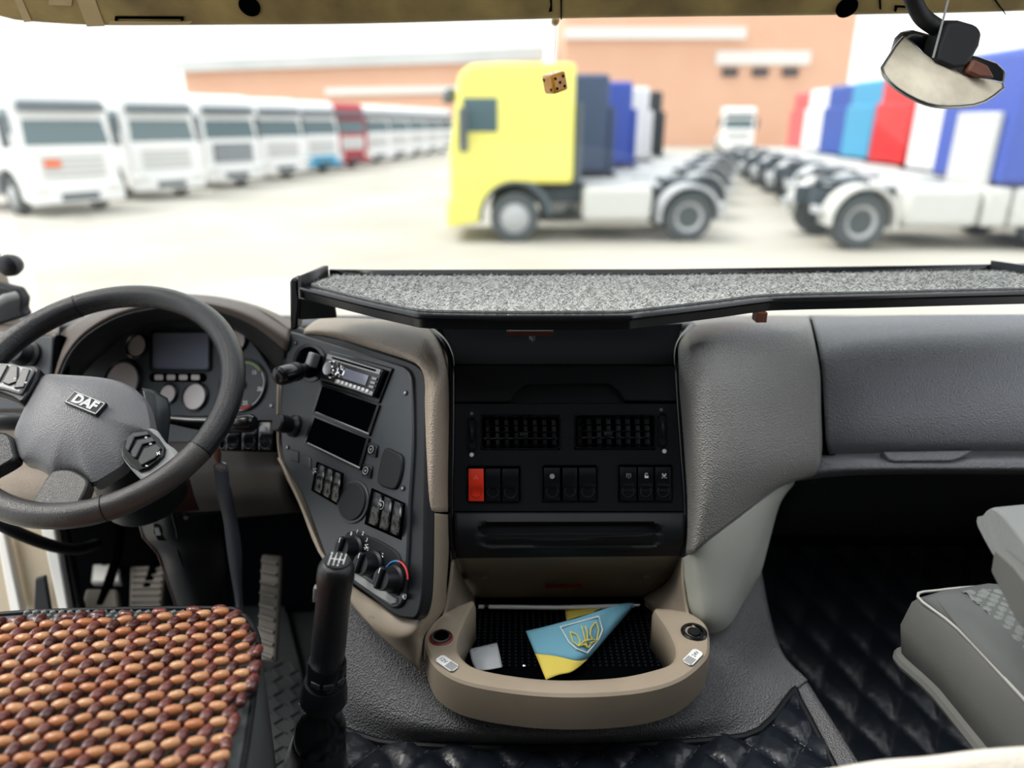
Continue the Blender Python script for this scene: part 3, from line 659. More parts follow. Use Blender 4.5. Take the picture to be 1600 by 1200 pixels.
# ------------------------------------------------------------------ passenger side of the dashboard
pd = thing('passenger_dash', 'grey grained passenger-side dashboard moulding beside the console', 'dashboard', P(1150, 866, 1.25))
MB().patch([[(1084, 500, 1.42), (1110, 497, 1.43), (1155, 494, 1.44), (1210, 493, 1.46), (1263, 493, 1.50)],
            [(1068, 520, 1.29), (1092, 512, 1.28), (1135, 508, 1.30), (1200, 507, 1.36), (1267, 507, 1.42)],
            [(1059, 545, 1.228), (1078, 538, 1.185), (1118, 532, 1.20), (1200, 530, 1.30), (1272, 530, 1.375)],
            [(1059, 590, 1.212), (1082, 590, 1.150), (1122, 590, 1.155), (1205, 585, 1.255), (1281, 580, 1.335)],
            [(1064, 650, 1.208), (1086, 650, 1.140), (1127, 650, 1.145), (1207, 645, 1.245), (1283, 640, 1.32)],
            [(1069, 720, 1.204), (1091, 720, 1.137), (1131, 718, 1.142), (1207, 713, 1.245), (1284, 709, 1.325)],
            [(1073, 790, 1.199), (1093, 786, 1.140), (1127, 772, 1.150), (1197, 755, 1.255), (1272, 743, 1.345)],
            [(1071, 868, 1.198), (1085, 860, 1.155), (1120, 834, 1.17), (1180, 788, 1.265), (1236, 748, 1.365)]], 6).build('moulding', M['pad_grey'], pd, solid=.006, smooth=60)
MB().patch([[(1066, 872, 1.20), (1088, 860, 1.162), (1122, 835, 1.18), (1182, 790, 1.275), (1240, 749, 1.375)],
            [(1068, 890, 1.20), (1092, 880, 1.168), (1130, 856, 1.19), (1188, 806, 1.285), (1240, 757, 1.39)],
            [(1070, 925, 1.205), (1098, 915, 1.175), (1138, 895, 1.205), (1185, 850, 1.295), (1218, 790, 1.40)],
            [(1073, 956, 1.21), (1104, 968, 1.185), (1138, 958, 1.215), (1164, 920, 1.29), (1192, 886, 1.37)],
            [(1076, 980, 1.24), (1108, 990, 1.22), (1138, 980, 1.25), (1160, 945, 1.32), (1184, 905, 1.40)]], 6).build('side_bracket', M['bracket_grey'], pd, solid=.006, smooth=60)
gb = MB().patch([[(1268, 495, 1.50), (1350, 493, 1.49), (1480, 491.5, 1.48), (1840, 490, 1.47)],
                 [(1273, 512, 1.44), (1350, 510, 1.425), (1480, 509, 1.415), (1840, 508, 1.41)],
                 [(1280, 545, 1.38), (1355, 543, 1.36), (1480, 542, 1.35), (1840, 540, 1.345)],
                 [(1286, 600, 1.338), (1360, 600, 1.315), (1480, 600, 1.305), (1840, 600, 1.30)],
                 [(1289, 650, 1.328), (1360, 650, 1.303), (1480, 650, 1.293), (1840, 650, 1.288)],
                 [(1291, 690, 1.335), (1360, 690, 1.312), (1480, 690, 1.302), (1840, 690, 1.297)],
                 [(1296, 710, 1.352), (1370, 708, 1.332), (1480, 705.5, 1.322), (1840, 703.5, 1.316)]], 6).build('glove_box_lid', M['glove_grey'], pd, solid=.008, smooth=60)
FG = Frame(P(1380, 715, 1.322), P(1520, 715, 1.312), P(1380, 725, 1.318))
MB().plate(FG, [(1379, 706), (1388, 719.5), (1398, 722), (1488, 720.5), (1498, 717), (1520, 704)], -.02, .004).build('latch', M['glove_grey'], gb, bevel=.003)
MB().patch([[(1258, 700, 1.42), (1390, 700, 1.40), (1840, 697, 1.385)], [(1268, 713, 1.352), (1390, 716, 1.335), (1840, 708, 1.32)], [(1266, 728, 1.345), (1390, 727, 1.318), (1840, 724, 1.306)],
            [(1256, 743, 1.352), (1390, 736, 1.328), (1840, 736, 1.315)], [(1248, 751, 1.385), (1390, 742, 1.40), (1840, 742, 1.40)]], 6).build('lower_lip', M['glove_grey'], pd, solid=.005, smooth=60)
MB().patch([[(1244, 748, 1.385), (1390, 740, 1.38), (1700, 740, 1.38)], [(1228, 775, 1.43), (1390, 772, 1.45), (1690, 770, 1.45)], [(1216, 800, 1.52), (1390, 800, 1.55), (1670, 800, 1.55)], [(1196, 835, 1.74), (1390, 838, 1.78), (1620, 838, 1.78)]], 4).build('knee_panel', M['black_soft'], pd, solid=.005)
MB().patch([[(1258, 498, 1.52), (1264, 498, 1.53), (1274, 498, 1.53)], [(1264, 560, 1.365), (1278, 560, 1.375), (1300, 560, 1.375)], [(1272, 640, 1.34), (1283, 640, 1.348), (1305, 640, 1.345)], [(1274, 716, 1.35), (1284, 716, 1.358), (1305, 716, 1.36)]], 4).build('seam', M['void_black'], pd, solid=.003)
disc(MB(), Frame(P(1270, 753, 1.385), P(1300, 753, 1.385), P(1270, 760, 1.39)), 1271, 752, .004, 0, .003, 12).build('screw', M['panel_grey'], pd)
MB().abox((.25, 1.46, .55), (1.40, 1.66, .82)).abox((1.34, 1.2, .55), (1.41, 1.66, .95)).build('dash_light_stop', M['black_soft'], pd)  # unseen filler added to keep light from leaking through the dashboard
# ------------------------------------------------------------------ engine cover, quilted mats
ec = thing('engine_cover', 'grey grained rubber engine cover flaring out under the console', 'engine cover', PZ(900, 1170, 0))
EZ = .36
def ez(px, py, z): return (px, py, D(py, z))
MB().patch([[(525, 915, 1.24), (585, 965, 1.20), (645, 1010, 1.17), (700, 1060, 1.16), (800, 1098, 1.15), (910, 1102, 1.15), (1010, 1092, 1.16), (1080, 1040, 1.20), (1112, 965, 1.28), (1188, 880, 1.41)],
            [(505, 990, 1.21), (560, 1030, 1.17), (625, 1065, 1.14), (695, 1100, 1.12), (800, 1122, 1.11), (910, 1126, 1.11), (1015, 1116, 1.12), (1098, 1075, 1.17), (1146, 1005, 1.25), (1200, 945, 1.37)],
            [(488, 1050, 1.22), (548, 1085, 1.16), (612, 1118, 1.12), (690, 1138, 1.10), (800, 1147, 1.095), (910, 1149, 1.095), (1030, 1140, 1.11), (1130, 1105, 1.16), (1180, 1050, 1.24), (1213, 995, 1.34)],
            [ez(476, 1086, .375), ez(540, 1122, .375), ez(604, 1149, .375), ez(690, 1159, .372), ez(800, 1161, .372), ez(910, 1161, .372), ez(1045, 1153, .372), ez(1170, 1128, .372), ez(1225, 1075, .372), ez(1228, 1028, .372)],
            [ez(466, 1100, .365), ez(536, 1133, .365), ez(602, 1158, .365), ez(690, 1167, .365), ez(800, 1169, .365), ez(910, 1169, .365), ez(1050, 1161, .365), ez(1188, 1137, .365), ez(1243, 1078, .365), ez(1262, 1062, .365)]], 6).build('flared_skirt', M['skirt_rubber'], ec, solid=.006, smooth=60)
tun = [PZ(*p, EZ) for p in ((446, 1171), (478, 1086), (560, 1062), (800, 1050), (1100, 1010), (1222, 1022), (1265, 1064), (1347, 1192), (1440, 1340), (400, 1340))]
tb = [V((p.x + (.05 if p.x > .3 else 0), p.y, 0)) for p in tun]
m_ = MB(); m_.add(tun + tb, [list(range(10))] + [[i, (i + 1) % 10, 10 + (i + 1) % 10, 10 + i] for i in range(10)]); m_.build('tunnel', M['skirt_rubber'], ec, bevel=.012, seg=3)
def quilt(x, y, px, py, h):
    s = x / px + y / py; t = x / px - y / py
    a = abs(math.sin(PI * s)) * abs(math.sin(PI * t)); return h * a ** .45
mq = [PZ(*p, EZ) for p in ((520, 1140), (571, 1158), (615, 1168), (760, 1175), (910, 1175), (1100, 1164), (1186, 1147), (1238, 1086), (1247, 1098), (1300, 1200), (1345, 1290), (480, 1290))]
def quilt_mesh(fn, poly, x0, x1, y0, y1, st, px, py, h):
    mb = MB(); nx = int((x1 - x0) / st); ny = int((y1 - y0) / st); idx = {}
    for j in range(ny):
        for i in range(nx):
            c = V((x0 + (i + .5) * st, y0 + (j + .5) * st, 0))
            if poly and not inside(c, poly): continue
            f = []
            for a, b in ((i, j), (i + 1, j), (i + 1, j + 1), (i, j + 1)):
                if (a, b) not in idx:
                    X, Y = x0 + a * st, y0 + b * st; idx[(a, b)] = len(mb.v); mb.v.append(fn(X, Y, quilt(X, Y, px, py, h) + .0012 * math.sin(X * 190 + 3 * math.sin(Y * 60)) * math.sin(Y * 150)))
                f.append(idx[(a, b)])
            mb.f.append(f); mb.m.append(0)
    return mb
tm = thing('quilted_tunnel_mat', 'black diamond-quilted leatherette mat on the engine tunnel', 'floor mat', PZ(900, 1200, EZ))
quilt_mesh(lambda x, y, h: V((x, y, EZ + .004 + h)), mq, -.36, .62, .52, .98, .006, .085, .10, .012).build('quilting', M['quilt_black'], tm, smooth=80)
MB().tube(cr([p + Z3 * .008 for p in mq[:11]], 3), .006, 8).build('binding', M['black_soft'], tm)
sg = MB()
def stitch(mb, fn, k, sgn, px, py, y0, y1, poly, st=.012):
    y = y0
    while y < y1:
        def pt(yy): return V(((k - sgn * yy / py) * px, yy, 0))
        a, b = pt(y), pt(y + st * .6)
        if poly is None or (inside(a, poly) and inside(b, poly)): mb.tube([fn(a.x, a.y, .0022), fn(b.x, b.y, .0022)], .0009, 5)
        y += st
for k in range(-12, 20):
    stitch(sg, lambda x, y, h: V((x, y, EZ + .004 + h)), k, 1, .085, .10, .55, .95, mq); stitch(sg, lambda x, y, h: V((x, y, EZ + .004 + h)), k, -1, .085, .10, .55, .95, mq)
tag(sg.build('stitching', M['stitch'], tm), kind='stuff')
def pf(x, y, h):                                # passenger floor, rolling up the firewall
    k = max(0, y - 1.05); z = .5 * k * k / (k + .25)
    return V((x, y, .012 + z + h))
fm = thing('quilted_floor_mat', 'black diamond-quilted floor mat in the passenger footwell', 'floor mat', (.9, 1.1, 0))
quilt_mesh(pf, None, .46, 1.40, .60, 1.635, .008, .095, .15, .010).build('quilting', M['quilt_black'], fm, smooth=80)
# ------------------------------------------------------------------ driver's console panel
F2 = Frame(P(520, 550, 1.31), P(612, 577, 1.20), P(505, 597, 1.307))
dc = thing('driver_console', 'angled grey switch panel with radio slots facing the driver', 'console', F2.q(600, 940))
pan = cr([V((a, b, 0)) for a, b in ((451, 521), (463, 520), (480, 525), (510, 534), (570, 553), (620, 568), (634, 574), (642, 586), (644, 610), (645, 697), (640, 780), (637, 850), (632, 925), (626, 945), (614, 951), (600, 943), (570, 921), (550, 906), (514, 877), (499, 844), (472, 772), (446, 727), (440, 700), (439, 640), (441, 607), (447, 560))], 3, closed=True)
panp = [(p.x, p.y) for p in pan]
MB().plate(F2, panp, -.012, 0).build('face_plate', M['panel_grey'], dc, bevel=.003)
cx_, cy_ = 550, 740
band = [(445, 512), (480, 516), (515, 525), (575, 543), (630, 560), (650, 570), (659, 586), (661, 640), (660, 780), (658, 900), (654, 945), (646, 966), (634, 968), (610, 962), (575, 934), (545, 912), (508, 880), (494, 846), (466, 772), (440, 727), (434, 690), (434, 607)]
bandp = [(p.x, p.y) for p in cr([V((a, b, 0)) for a, b in band], 3, closed=True)]
MB().plate(F2, bandp, -.03, -.006).build('surround', M['black_plastic'], dc, bevel=.004)
# side of the console down to the footwell
MB().patch([[(436, 600, 1.40), (436, 690, 1.37), (446, 735, 1.34), (470, 785, 1.30), (500, 860, 1.235), (540, 915, 1.185)], [(442, 600, 1.46), (442, 690, 1.43), (452, 740, 1.40), (476, 790, 1.36), (506, 866, 1.29), (546, 922, 1.24)], [(470, 620, 1.6), (470, 700, 1.58), (478, 750, 1.55), (495, 800, 1.5), (520, 870, 1.42), (555, 930, 1.35)]], 4).build('side_wall', M['beige_dark'], dc, solid=.004)
MB().tube([P(*p) for p in cr([V(p) for p in ((436, 716, 1.352), (446, 735, 1.335), (466, 778, 1.298), (494, 846, 1.24), (506, 870, 1.215), (530, 895, 1.19))], 4)], .0032, 8).build('edge_strip', M['beige'], dc)
def screw(px, py, F=F2, par=None, r=.0045, m='steel'):
    s_ = disc(MB(), F, px, py, r, -.001, .002, 14).build('screw', M['black_gloss'], par or dc); disc(MB(), F, px, py, r * .55, .002, .0026, 6).build('screw_socket', M[m], s_)
for x, y in ((463, 536), (634, 614), (630, 763), (450, 699), (632, 932)): screw(x, y)
# parking brake
ring(F2, [(485 + 26 * math.cos(2 * PI * k / 28), 567 + 30 * math.sin(2 * PI * k / 28)) for k in range(28)], 0, -.012, .003, (.8, .82)).build('brake_surround', M['black_gloss'], dc)
disc(MB(), F2, 485, 567, .042, -.001, .001, 28, ry=.036).build('brake_well', M['void_black'], dc)
pb = thing('parking_brake_lever', 'black parking brake lever sticking out above the left of the radio', 'lever', F2.q(485, 567))
MB().box(F2.q(489, 563, .012), F2.u * .009, F2.v * .014, F2.w * .010).build('valve_body', M['silver_paint'], pb, bevel=.004)
a0, a1 = F2.q(484, 575, .01), P(436, 588, 1.255)
ax = (a1 - a0); MB().tube([a0, a0 + ax * .3, a0 + ax * .36, a0 + ax * .45, a0 + ax * .55, a0 + ax * .6], [.011, .011, .016, .018, .018, .013], 16).build('collar', M['black_plastic'], pb)
MB().tube([a0 + ax * .55, a0 + ax * .62, a0 + ax * .8, a0 + ax * .97, a0 + ax * 1.02, a0 + ax * 1.03], [.012, .020, .021, .020, .015, .004], 18, flat=.85).build('grip', M['black_gloss'], pb)
# radio
rd = thing('car_radio', 'silver-trimmed black car radio in the top slot of the driver panel', 'radio', F2.q(560, 600))
def lerpq(quad, s, t):
    tl, tr, br, bl = [V((a, b, 0)) for a, b in quad]; p = tl.lerp(tr, s).lerp(bl.lerp(br, s), t); return p.x, p.y
def sub(quad, s0, t0, s1, t1): return [lerpq(quad, s0, t0), lerpq(quad, s1, t0), lerpq(quad, s1, t1), lerpq(quad, s0, t1)]
RQ = [(519, 551), (612, 578), (593, 627), (505, 597)]
MB().plate(F2, sub(RQ, -.03, -.06, 1.03, 1.06), -.02, .004).build('mounting_frame', M['black_gloss'], rd, bevel=.002)
MB().plate(F2, sub(RQ, .02, .05, .98, .95), .004, .014).build('body', M['black_gloss'], rd, bevel=.004)
MB().plate(F2, sub(RQ, .05, .09, .95, .24), .014, .0155).build('disc_slot_trim', M['silver_paint'], rd)
MB().plate(F2, sub(RQ, .14, .13, .88, .19), .0155, .016).build('disc_slot', M['void_black'], rd)
MB().plate(F2, sub(RQ, .34, .36, .80, .68), .014, .0155).build('screen', M['display'], rd, bevel=.0005)
MB().plate(F2, sub(RQ, .30, .78, .96, .90), .014, .0152).build('silver_strip', M['silver_paint'], rd)
for k in range(8): MB().plate(F2, sub(RQ, .34 + k * .072, .76, .385 + k * .072, .86), .0152, .017).build('preset_button', M['white_print'], rd, bevel=.0005)
for k in range(3): MB().plate(F2, sub(RQ, .86, .36 + k * .13, .94, .44 + k * .13), .014, .016).build('side_button', M['grey_print'], rd, bevel=.0005)
MB().lathe(F2.q(*lerpq(RQ, .115, .52), .014), F2.u, F2.v, F2.w, [(.017, 0), (.0165, .004), (.014, .005), (.0135, .014), (.012, .016), (.0005, .016)], 24).build('volume_knob', M['chrome'], rd, smooth=30)
MB().lathe(F2.q(*lerpq(RQ, .25, .50), .014), F2.u, F2.v, F2.w, [(.0105, 0), (.0105, .003), (.008, .004), (.006, .002), (.0005, .002)], 20).build('round_button', M['chrome'], rd, smooth=30)
# the two empty slots
for quad in ([(506, 603), (591, 635), (577, 677), (494, 643)], [(494, 652), (575, 687), (563, 730), (481, 691)]):
    fo = sub(quad, -.04, -.07, 1.04, 1.08)
    sl = ring(F2, fo, 0, -.004, .004, (.93, .88)).build('radio_slot', M['black_gloss'], dc)
    MB().plate(F2, sub(quad, -.01, -.02, 1.01, 1.02), -.001, .0012).build('slot_shade_plate', M['void_black'], sl)  # flat black plate, the slot's inner shade put into its colour
    MB().tube([F2.q(*lerpq(quad, 0, 1.03), .005), F2.q(*lerpq(quad, .5, 1.03), .005), F2.q(*lerpq(quad, 1, 1.03), .005)], .0014, 6).build('slot_lip', M['steel'], sl)
# push knob, blanks, caps
MB().lathe(F2.q(461, 666), F2.u, F2.v, F2.w, [(.021, -.002), (.021, .006), (.0155, .012), (.0155, .020), (.017, .021), (.017, .038), (.014, .041), (.0005, .041)], 24).build('push_knob', M['black_plastic'], dc, smooth=40)
for x, y in ((461.5, 713.5), (481, 723.5)):
    MB().plate(F2, [(x - 6.5, y - 12), (x + 5, y - 8), (x + 6, y + 10), (x - 6, y + 6)], -.001, .003).build('blank_plug', M['panel_grey'], dc, bevel=.0015)
for x, y in ((584, 703), (575.5, 736)):
    s_ = MB().plate(F2, [(x - 7, y - 12), (x + 8, y - 7), (x + 6, y + 12), (x - 8, y + 8)], -.001, .004).build('indicator_button', M['black_gloss'], dc, bevel=.002)
    icon(F2, x - 1, y, 'circ', .006, s_, 'grey_print', .005)
MB().plate(F2, [(p.x, p.y) for p in cr([V((a, b, 0)) for a, b in ((604, 701), (618, 705), (631, 714), (630, 740), (622, 763), (610, 764), (593, 755), (596, 728))], 3, closed=True)], -.001, .005).build('square_cap', M['black_soft'], dc, bevel=.003)
disc(MB(), F2, 552.5, 784, .040, -.001, .003, 36, ry=.036).build('cap_rim', M['panel_grey'], dc, bevel=.0015)
disc(MB(), F2, 552.5, 784, .034, .003, .006, 36, ry=.031).build('round_cap', M['black_soft'], dc, bevel=.002)
for quad, ics in (([(497, 724), (535, 741), (529, 788), (489, 765)], ('man', None, None)), ([(583, 766), (631, 788), (625, 840), (573, 817)], (None, 'circ', None))):
    hs = MB().plate(F2, sub(quad, -.05, -.05, 1.05, 1.06), -.001, .0015).build('switch_housing', M['void_black'], dc, bevel=.001)
    for k in range(3): rocker(F2, sub(quad, .03 + k * .325, .02, .03 + k * .325 + .285, .98), dc, 'black_gloss', ics[k], 'grey_print', bulge=.013, s=.0065)
# heater controls
hp = MB().plate(F2, [(p.x, p.y) for p in cr([V((a, b, 0)) for a, b in ((541, 838), (548, 831), (562, 832), (600, 848), (624, 866), (628, 890), (626, 925), (618, 930), (590, 912), (556, 886), (540, 866))], 3, closed=True)], -.001, .003).build('heater_plate', M['black_soft'], dc, bevel=.002)
for x, y in ((556, 858), (586, 882), (618, 905)):
    kb = MB().lathe(F2.q(x, y, .003), F2.u, F2.v, F2.w, [(.0215, 0), (.0215, .006), (.018, .009), (.0175, .026), (.0165, .031), (.0005, .032)], 28).build('heater_knob', M['black_plastic'], dc, smooth=40)
    MB().box(F2.q(x, y, .003) + F2.w * .033 + F2.v * .002, F2.u * .0045 + F2.v * .0, F2.v * .017, F2.w * .0055).build('knob_grip', M['black_plastic'], kb, bevel=.003)
    MB().box(F2.q(x, y, .003) + F2.w * .0388 + F2.v * .013, F2.u * .0008, F2.v * .004, F2.w * .0003).build('pointer', M['white_print'], kb)
o = F2.q(556, 858, .003)
for k, t in enumerate('01234'):
    a = math.radians(140 - k * 30); text(MB(), t, o + (F2.u * math.cos(a) + F2.v * math.sin(a)) * .0285, F2.u, F2.v, F2.w, .0085, .0004, bold=.01).build('lettering', M['white_print'], hp)
for x, y, k in ((576, 855, 'man'), (600, 869, 'man'), (561, 886, 'fan'), (594, 905, 'circ')): icon(F2, x, y, k, .0055, hp, 'white_print', .0045)
o = F2.q(618, 905, .003)
for m_, a0_, a1_, r_ in (('blue_print', 165, 95, .027), ('red_print', 100, 20, .027)):
    MB().tube([o + (F2.u * math.cos(math.radians(a0_ + (a1_ - a0_) * k / 10)) + F2.v * math.sin(math.radians(a0_ + (a1_ - a0_) * k / 10))) * r_ + F2.w * .001 for k in range(11)], .0016, 6).build('temperature_arc', M[m_], hp)
MB().plate(F2, [(549, 898), (556, 895), (600, 922), (621, 934), (621, 943), (612, 945), (585, 928), (552, 905)], -.001, .003).build('coin_ledge', M['silver_paint'], dc, bevel=.002)
text(MB(), '0', F2.q(633, 933, .003), F2.u, F2.v, F2.w, .012, .0004).build('lettering', M['grey_print'], dc)
# taupe trim running round the panel
ct = thing('console_trim', 'taupe grained trim wrapping round the angled driver panel', 'trim', P(680, 1000, 1.12))
MB().patch([[(478, 512, 1.40), (500, 498, 1.40), (540, 497, 1.38), (590, 499, 1.36), (640, 503, 1.34), (672, 515, 1.30), (690, 536, 1.26), (699, 560, 1.235), (702, 600, 1.215), (702, 680, 1.212), (701, 740, 1.208), (701, 800, 1.205)],
            [(476, 514, 1.385), (500, 505, 1.37), (540, 507, 1.34), (590, 512, 1.30), (640, 520, 1.26), (666, 532, 1.22), (682, 553, 1.19), (690, 580, 1.165), (692, 610, 1.15), (692, 680, 1.145), (691, 740, 1.14), (691, 800, 1.135)],
            [(475, 518, 1.38), (500, 516, 1.345), (540, 522, 1.305), (590, 535, 1.25), (635, 550, 1.20), (655, 562, 1.175), (668, 580, 1.155), (674, 600, 1.14), (675, 630, 1.125), (675, 690, 1.115), (675, 745, 1.105), (674, 800, 1.10)],
            [(474, 522, 1.385), (498, 523, 1.355), (535, 531, 1.315), (585, 547, 1.26), (632, 562, 1.205), (648, 571, 1.185), (659, 586, 1.165), (662, 605, 1.155), (662, 635, 1.145), (661, 695, 1.13), (661, 750, 1.118), (660, 799, 1.11)]], 5).build('upper_trim', M['taupe'], ct, solid=.006, smooth=60)
MB().patch([[(701, 804, 1.205), (702, 850, 1.20), (699, 900, 1.195), (694, 950, 1.19), (672, 980, 1.15), (661, 1000, 1.125), (657, 1048, 1.13)],
            [(690, 803, 1.135), (691, 850, 1.13), (689, 900, 1.12), (682, 950, 1.115), (664, 985, 1.095), (654, 1005, 1.085), (646, 1040, 1.10)],
            [(674, 801, 1.10), (675, 850, 1.09), (673, 905, 1.078), (668, 950, 1.068), (650, 985, 1.065), (620, 995, 1.075), (588, 988, 1.115)],
            [(661, 800, 1.11), (660, 850, 1.10), (659, 905, 1.085), (655, 945, 1.078), (636, 968, 1.08), (600, 958, 1.10), (544, 937, 1.165)],
            [(659, 800, 1.13), (658, 850, 1.12), (657, 905, 1.105), (652, 943, 1.095), (634, 963, 1.095), (600, 948, 1.115), (546, 912, 1.18)]], 5).build('lower_trim', M['beige'], ct, solid=.006, smooth=60)
text(MB(), 'PA', P(581, 965, 1.093), X3, V((0, .5, .85)), V((0, -.85, .5)), .008, .0003).build('moulded_mark', M['beige_dark'], ct)
# ------------------------------------------------------------------ instrument cluster
F3 = Frame(P(290, 570, 1.52), P(420, 570, 1.47), P(290, 640, 1.50))
ic_ = thing('instrument_cluster', 'grey instrument cluster with round gauges and display behind the wheel', 'instrument cluster', P(290, 650, 1.52))
fo = cr([V((a, b, 0)) for a, b in ((120, 600), (135, 575), (165, 545), (212, 512), (260, 501), (310, 501), (355, 508), (390, 530), (412, 560), (432, 600), (438, 650), (430, 700), (300, 705), (150, 690))], 4, closed=True)
MB().plate(F3, [(p.x, p.y) for p in fo], -.02, 0).build('face', M['cluster_grey'], ic_, bevel=.003)
def gauge(x, y, r, m, ry=None):
    g_ = disc(MB(), F3, x, y, r, -.001, .002, 32).build('gauge', M['gauge_dark'], ic_)
    MB().tube([F3.q(x, y, .003) + (F3.u * math.cos(2 * PI * k / 32) + F3.v * math.sin(2 * PI * k / 32)) * r for k in range(32)], .0028, 8, closed=True).build('bezel_ring', M['black_gloss'], g_)
    disc(MB(), F3, x, y, r * .9, .002, .003, 32).build('dial', M[m], g_)
    return g_
gauge(214, 541, .026, 'gauge_face'); gauge(191, 597, .047, 'gauge_face'); gauge(262, 616, .022, 'gauge_face'); gauge(304, 620, .030, 'gauge_face'); gauge(368, 533, .026, 'gauge_face')
tg = gauge(379, 602, .054, 'gauge_dark'); o = F3.q(379, 602, .0035)
def pol(a, r): return o + (F3.u * math.cos(math.radians(a)) + F3.v * math.sin(math.radians(a))) * r
MB().tube([pol(110 - 6 * k, .049) for k in range(13)], .0025, 6).build('green_arc', M['green_print'], tg)
MB().tube([pol(-62 - 6 * k, .049) for k in range(7)], .0025, 6).build('red_arc', M['red_print'], tg)
MB().tube([pol(34 - 6 * k, .050) for k in range(16)], .0012, 6).build('white_arc', M['white_print'], tg)
for t, x, y in (('15', 397, 582), ('20', 406, 608), ('25', 383, 630), ('10', 379, 567)): text(MB(), t, F3.q(x, y, .0035), F3.u, F3.v, F3.w, .012, .0005, bold=.01).build('lettering', M['white_print'], tg)
disc(MB(), F3, 379, 602, .010, .003, .008, 20).build('needle_hub', M['black_gloss'], tg)
MB().tube([pol(225, .005), pol(225, .042)], [.002, .001], 6).build('needle', M['white_print'], tg)
ring(F3, rrect(236, 517, 331, 581, 6), 0, -.001, .006, (.94, .90)).build('display_frame', M['black_soft'], ic_)
MB().plate(F3, rrect(239, 521, 328, 578, 4), 0, .002).build('display', M['display'], ic_)
MB().plate(F3, rrect(234, 583, 323, 597, 6), 0, .002).build('warning_strip', M['void_black'], ic_, bevel=.001)
for k in range(4): MB().plate(F3, rrect(243 + k * 19, 586, 256 + k * 19, 594, 2), .002, .003).build('warning_lamp', M['gauge_face'], ic_)
screw(424, 634, F3, ic_)
# hood over the cluster
hood = [[(72, 588, 1.42), (88, 540, 1.42), (118, 506, 1.43), (175, 478, 1.45), (240, 466, 1.46), (300, 461, 1.46), (350, 468, 1.45), (400, 482, 1.44), (455, 517, 1.42)],
        [(84, 590, 1.36), (100, 552, 1.36), (130, 516, 1.365), (180, 487, 1.375), (240, 473, 1.38), (300, 470, 1.38), (350, 478, 1.38), (400, 497, 1.385), (452, 532, 1.39)],
        [(93, 592, 1.365), (108, 556, 1.365), (136, 524, 1.37), (184, 496, 1.38), (240, 482, 1.385), (300, 479, 1.385), (350, 490, 1.385), (400, 512, 1.39), (448, 550, 1.395)],
        [(106, 598, 1.44), (122, 572, 1.44), (152, 545, 1.45), (196, 515, 1.46), (245, 500, 1.47), (300, 498, 1.47), (350, 508, 1.46), (398, 536, 1.45), (444, 585, 1.44)],
        [(118, 605, 1.53), (136, 578, 1.53), (168, 548, 1.535), (212, 514, 1.535), (258, 503, 1.535), (308, 502, 1.53), (354, 509, 1.52), (392, 532, 1.505), (440, 590, 1.48)]]
MB().patch(hood[:3], 5).build('hood_lip', M['dash_brown'], ic_, solid=.004, smooth=60)
MB().patch(hood[2:], 5).build('hood_inner', M['black_soft'], ic_, solid=.004, smooth=60)
MB().patch([[(60, 570, 1.60), (120, 500, 1.62), (240, 464, 1.64), (320, 461, 1.64), (400, 477, 1.60), (470, 508, 1.56)], hood[0][:1] + [hood[0][2], hood[0][4], hood[0][5], hood[0][7], hood[0][8]]], 5).build('dash_top', M['dash_brown'], ic_, solid=.004)
MB().tube([P(a, b, c - .004) for a, b, c in cr([V(p) for p in hood[2][:6]], 4)], .0022, 6).build('hood_seam', M['panel_grey'], ic_)
# left corner of the dash with lamp switch
dl = thing('light_switch_panel', 'dark dash corner panel with round light switch left of the wheel', 'switch panel', P(50, 600, 1.38))
F4 = Frame(P(20, 530, 1.40), P(85, 526, 1.38), P(20, 580, 1.38))
MB().plate(F4, [(-90, 520), (0, 522), (70, 525), (82, 525), (78, 590), (70, 640), (-90, 640)], -.03, 0).build('panel', M['panel_grey'], dl, bevel=.003)
MB().plate(F4, [(84, 524), (92, 522), (88, 590), (80, 600), (80, 560)], -.03, -.004).build('panel_gap', M['void_black'], dl)
MB().lathe(F4.q(44, 556), F4.u, F4.v, F4.w, [(.030, -.002), (.030, .006), (.024, .010), (.022, .026), (.019, .032), (.0005, .033)], 28).build('rotary_knob', M['black_plastic'], dl, smooth=40)
MB().patch([[(-90, 505, 1.62), (0, 505, 1.62), (60, 505, 1.62), (92, 500, 1.60)], [(-90, 512, 1.44), (0, 513, 1.43), (60, 516, 1.42), (92, 516, 1.42)], [(-90, 524, 1.40), (0, 525, 1.40), (60, 527, 1.395), (88, 526, 1.39)]], 4).build('dash_top', M['dash_brown'], dl, solid=.004)
lp = thing('lower_dash', 'tan lower dashboard panel behind the steering wheel', 'dashboard', P(150, 790, 1.45))
LDR = [[(-90, 630, 1.42), (80, 640, 1.46), (200, 680, 1.49), (250, 690, 1.50), (350, 690, 1.46), (440, 690, 1.40)], [(-90, 700, 1.44), (80, 705, 1.46), (200, 716, 1.475), (250, 720, 1.48), (350, 720, 1.46), (440, 718, 1.40)], [(-90, 750, 1.43), (80, 752, 1.44), (200, 752, 1.455), (250, 752, 1.46), (350, 748, 1.46), (444, 742, 1.385)], [(-90, 785, 1.44), (80, 790, 1.46), (200, 790, 1.475), (250, 790, 1.48), (350, 785, 1.48), (452, 780, 1.42)], [(-90, 800, 1.52), (80, 805, 1.55), (200, 809, 1.558), (250, 810, 1.56), (350, 810, 1.56), (470, 800, 1.5)]]
MB().patch([r[:4] for r in LDR], 5).build('knee_bolster', M['taupe'], lp, solid=.006, smooth=60)
MB().patch([r[3:] for r in LDR], 5).build('shaded_bolster', M['dash_shaded'], lp, solid=.006, smooth=60)  # same tan bolster, shade below the cluster put into its colour
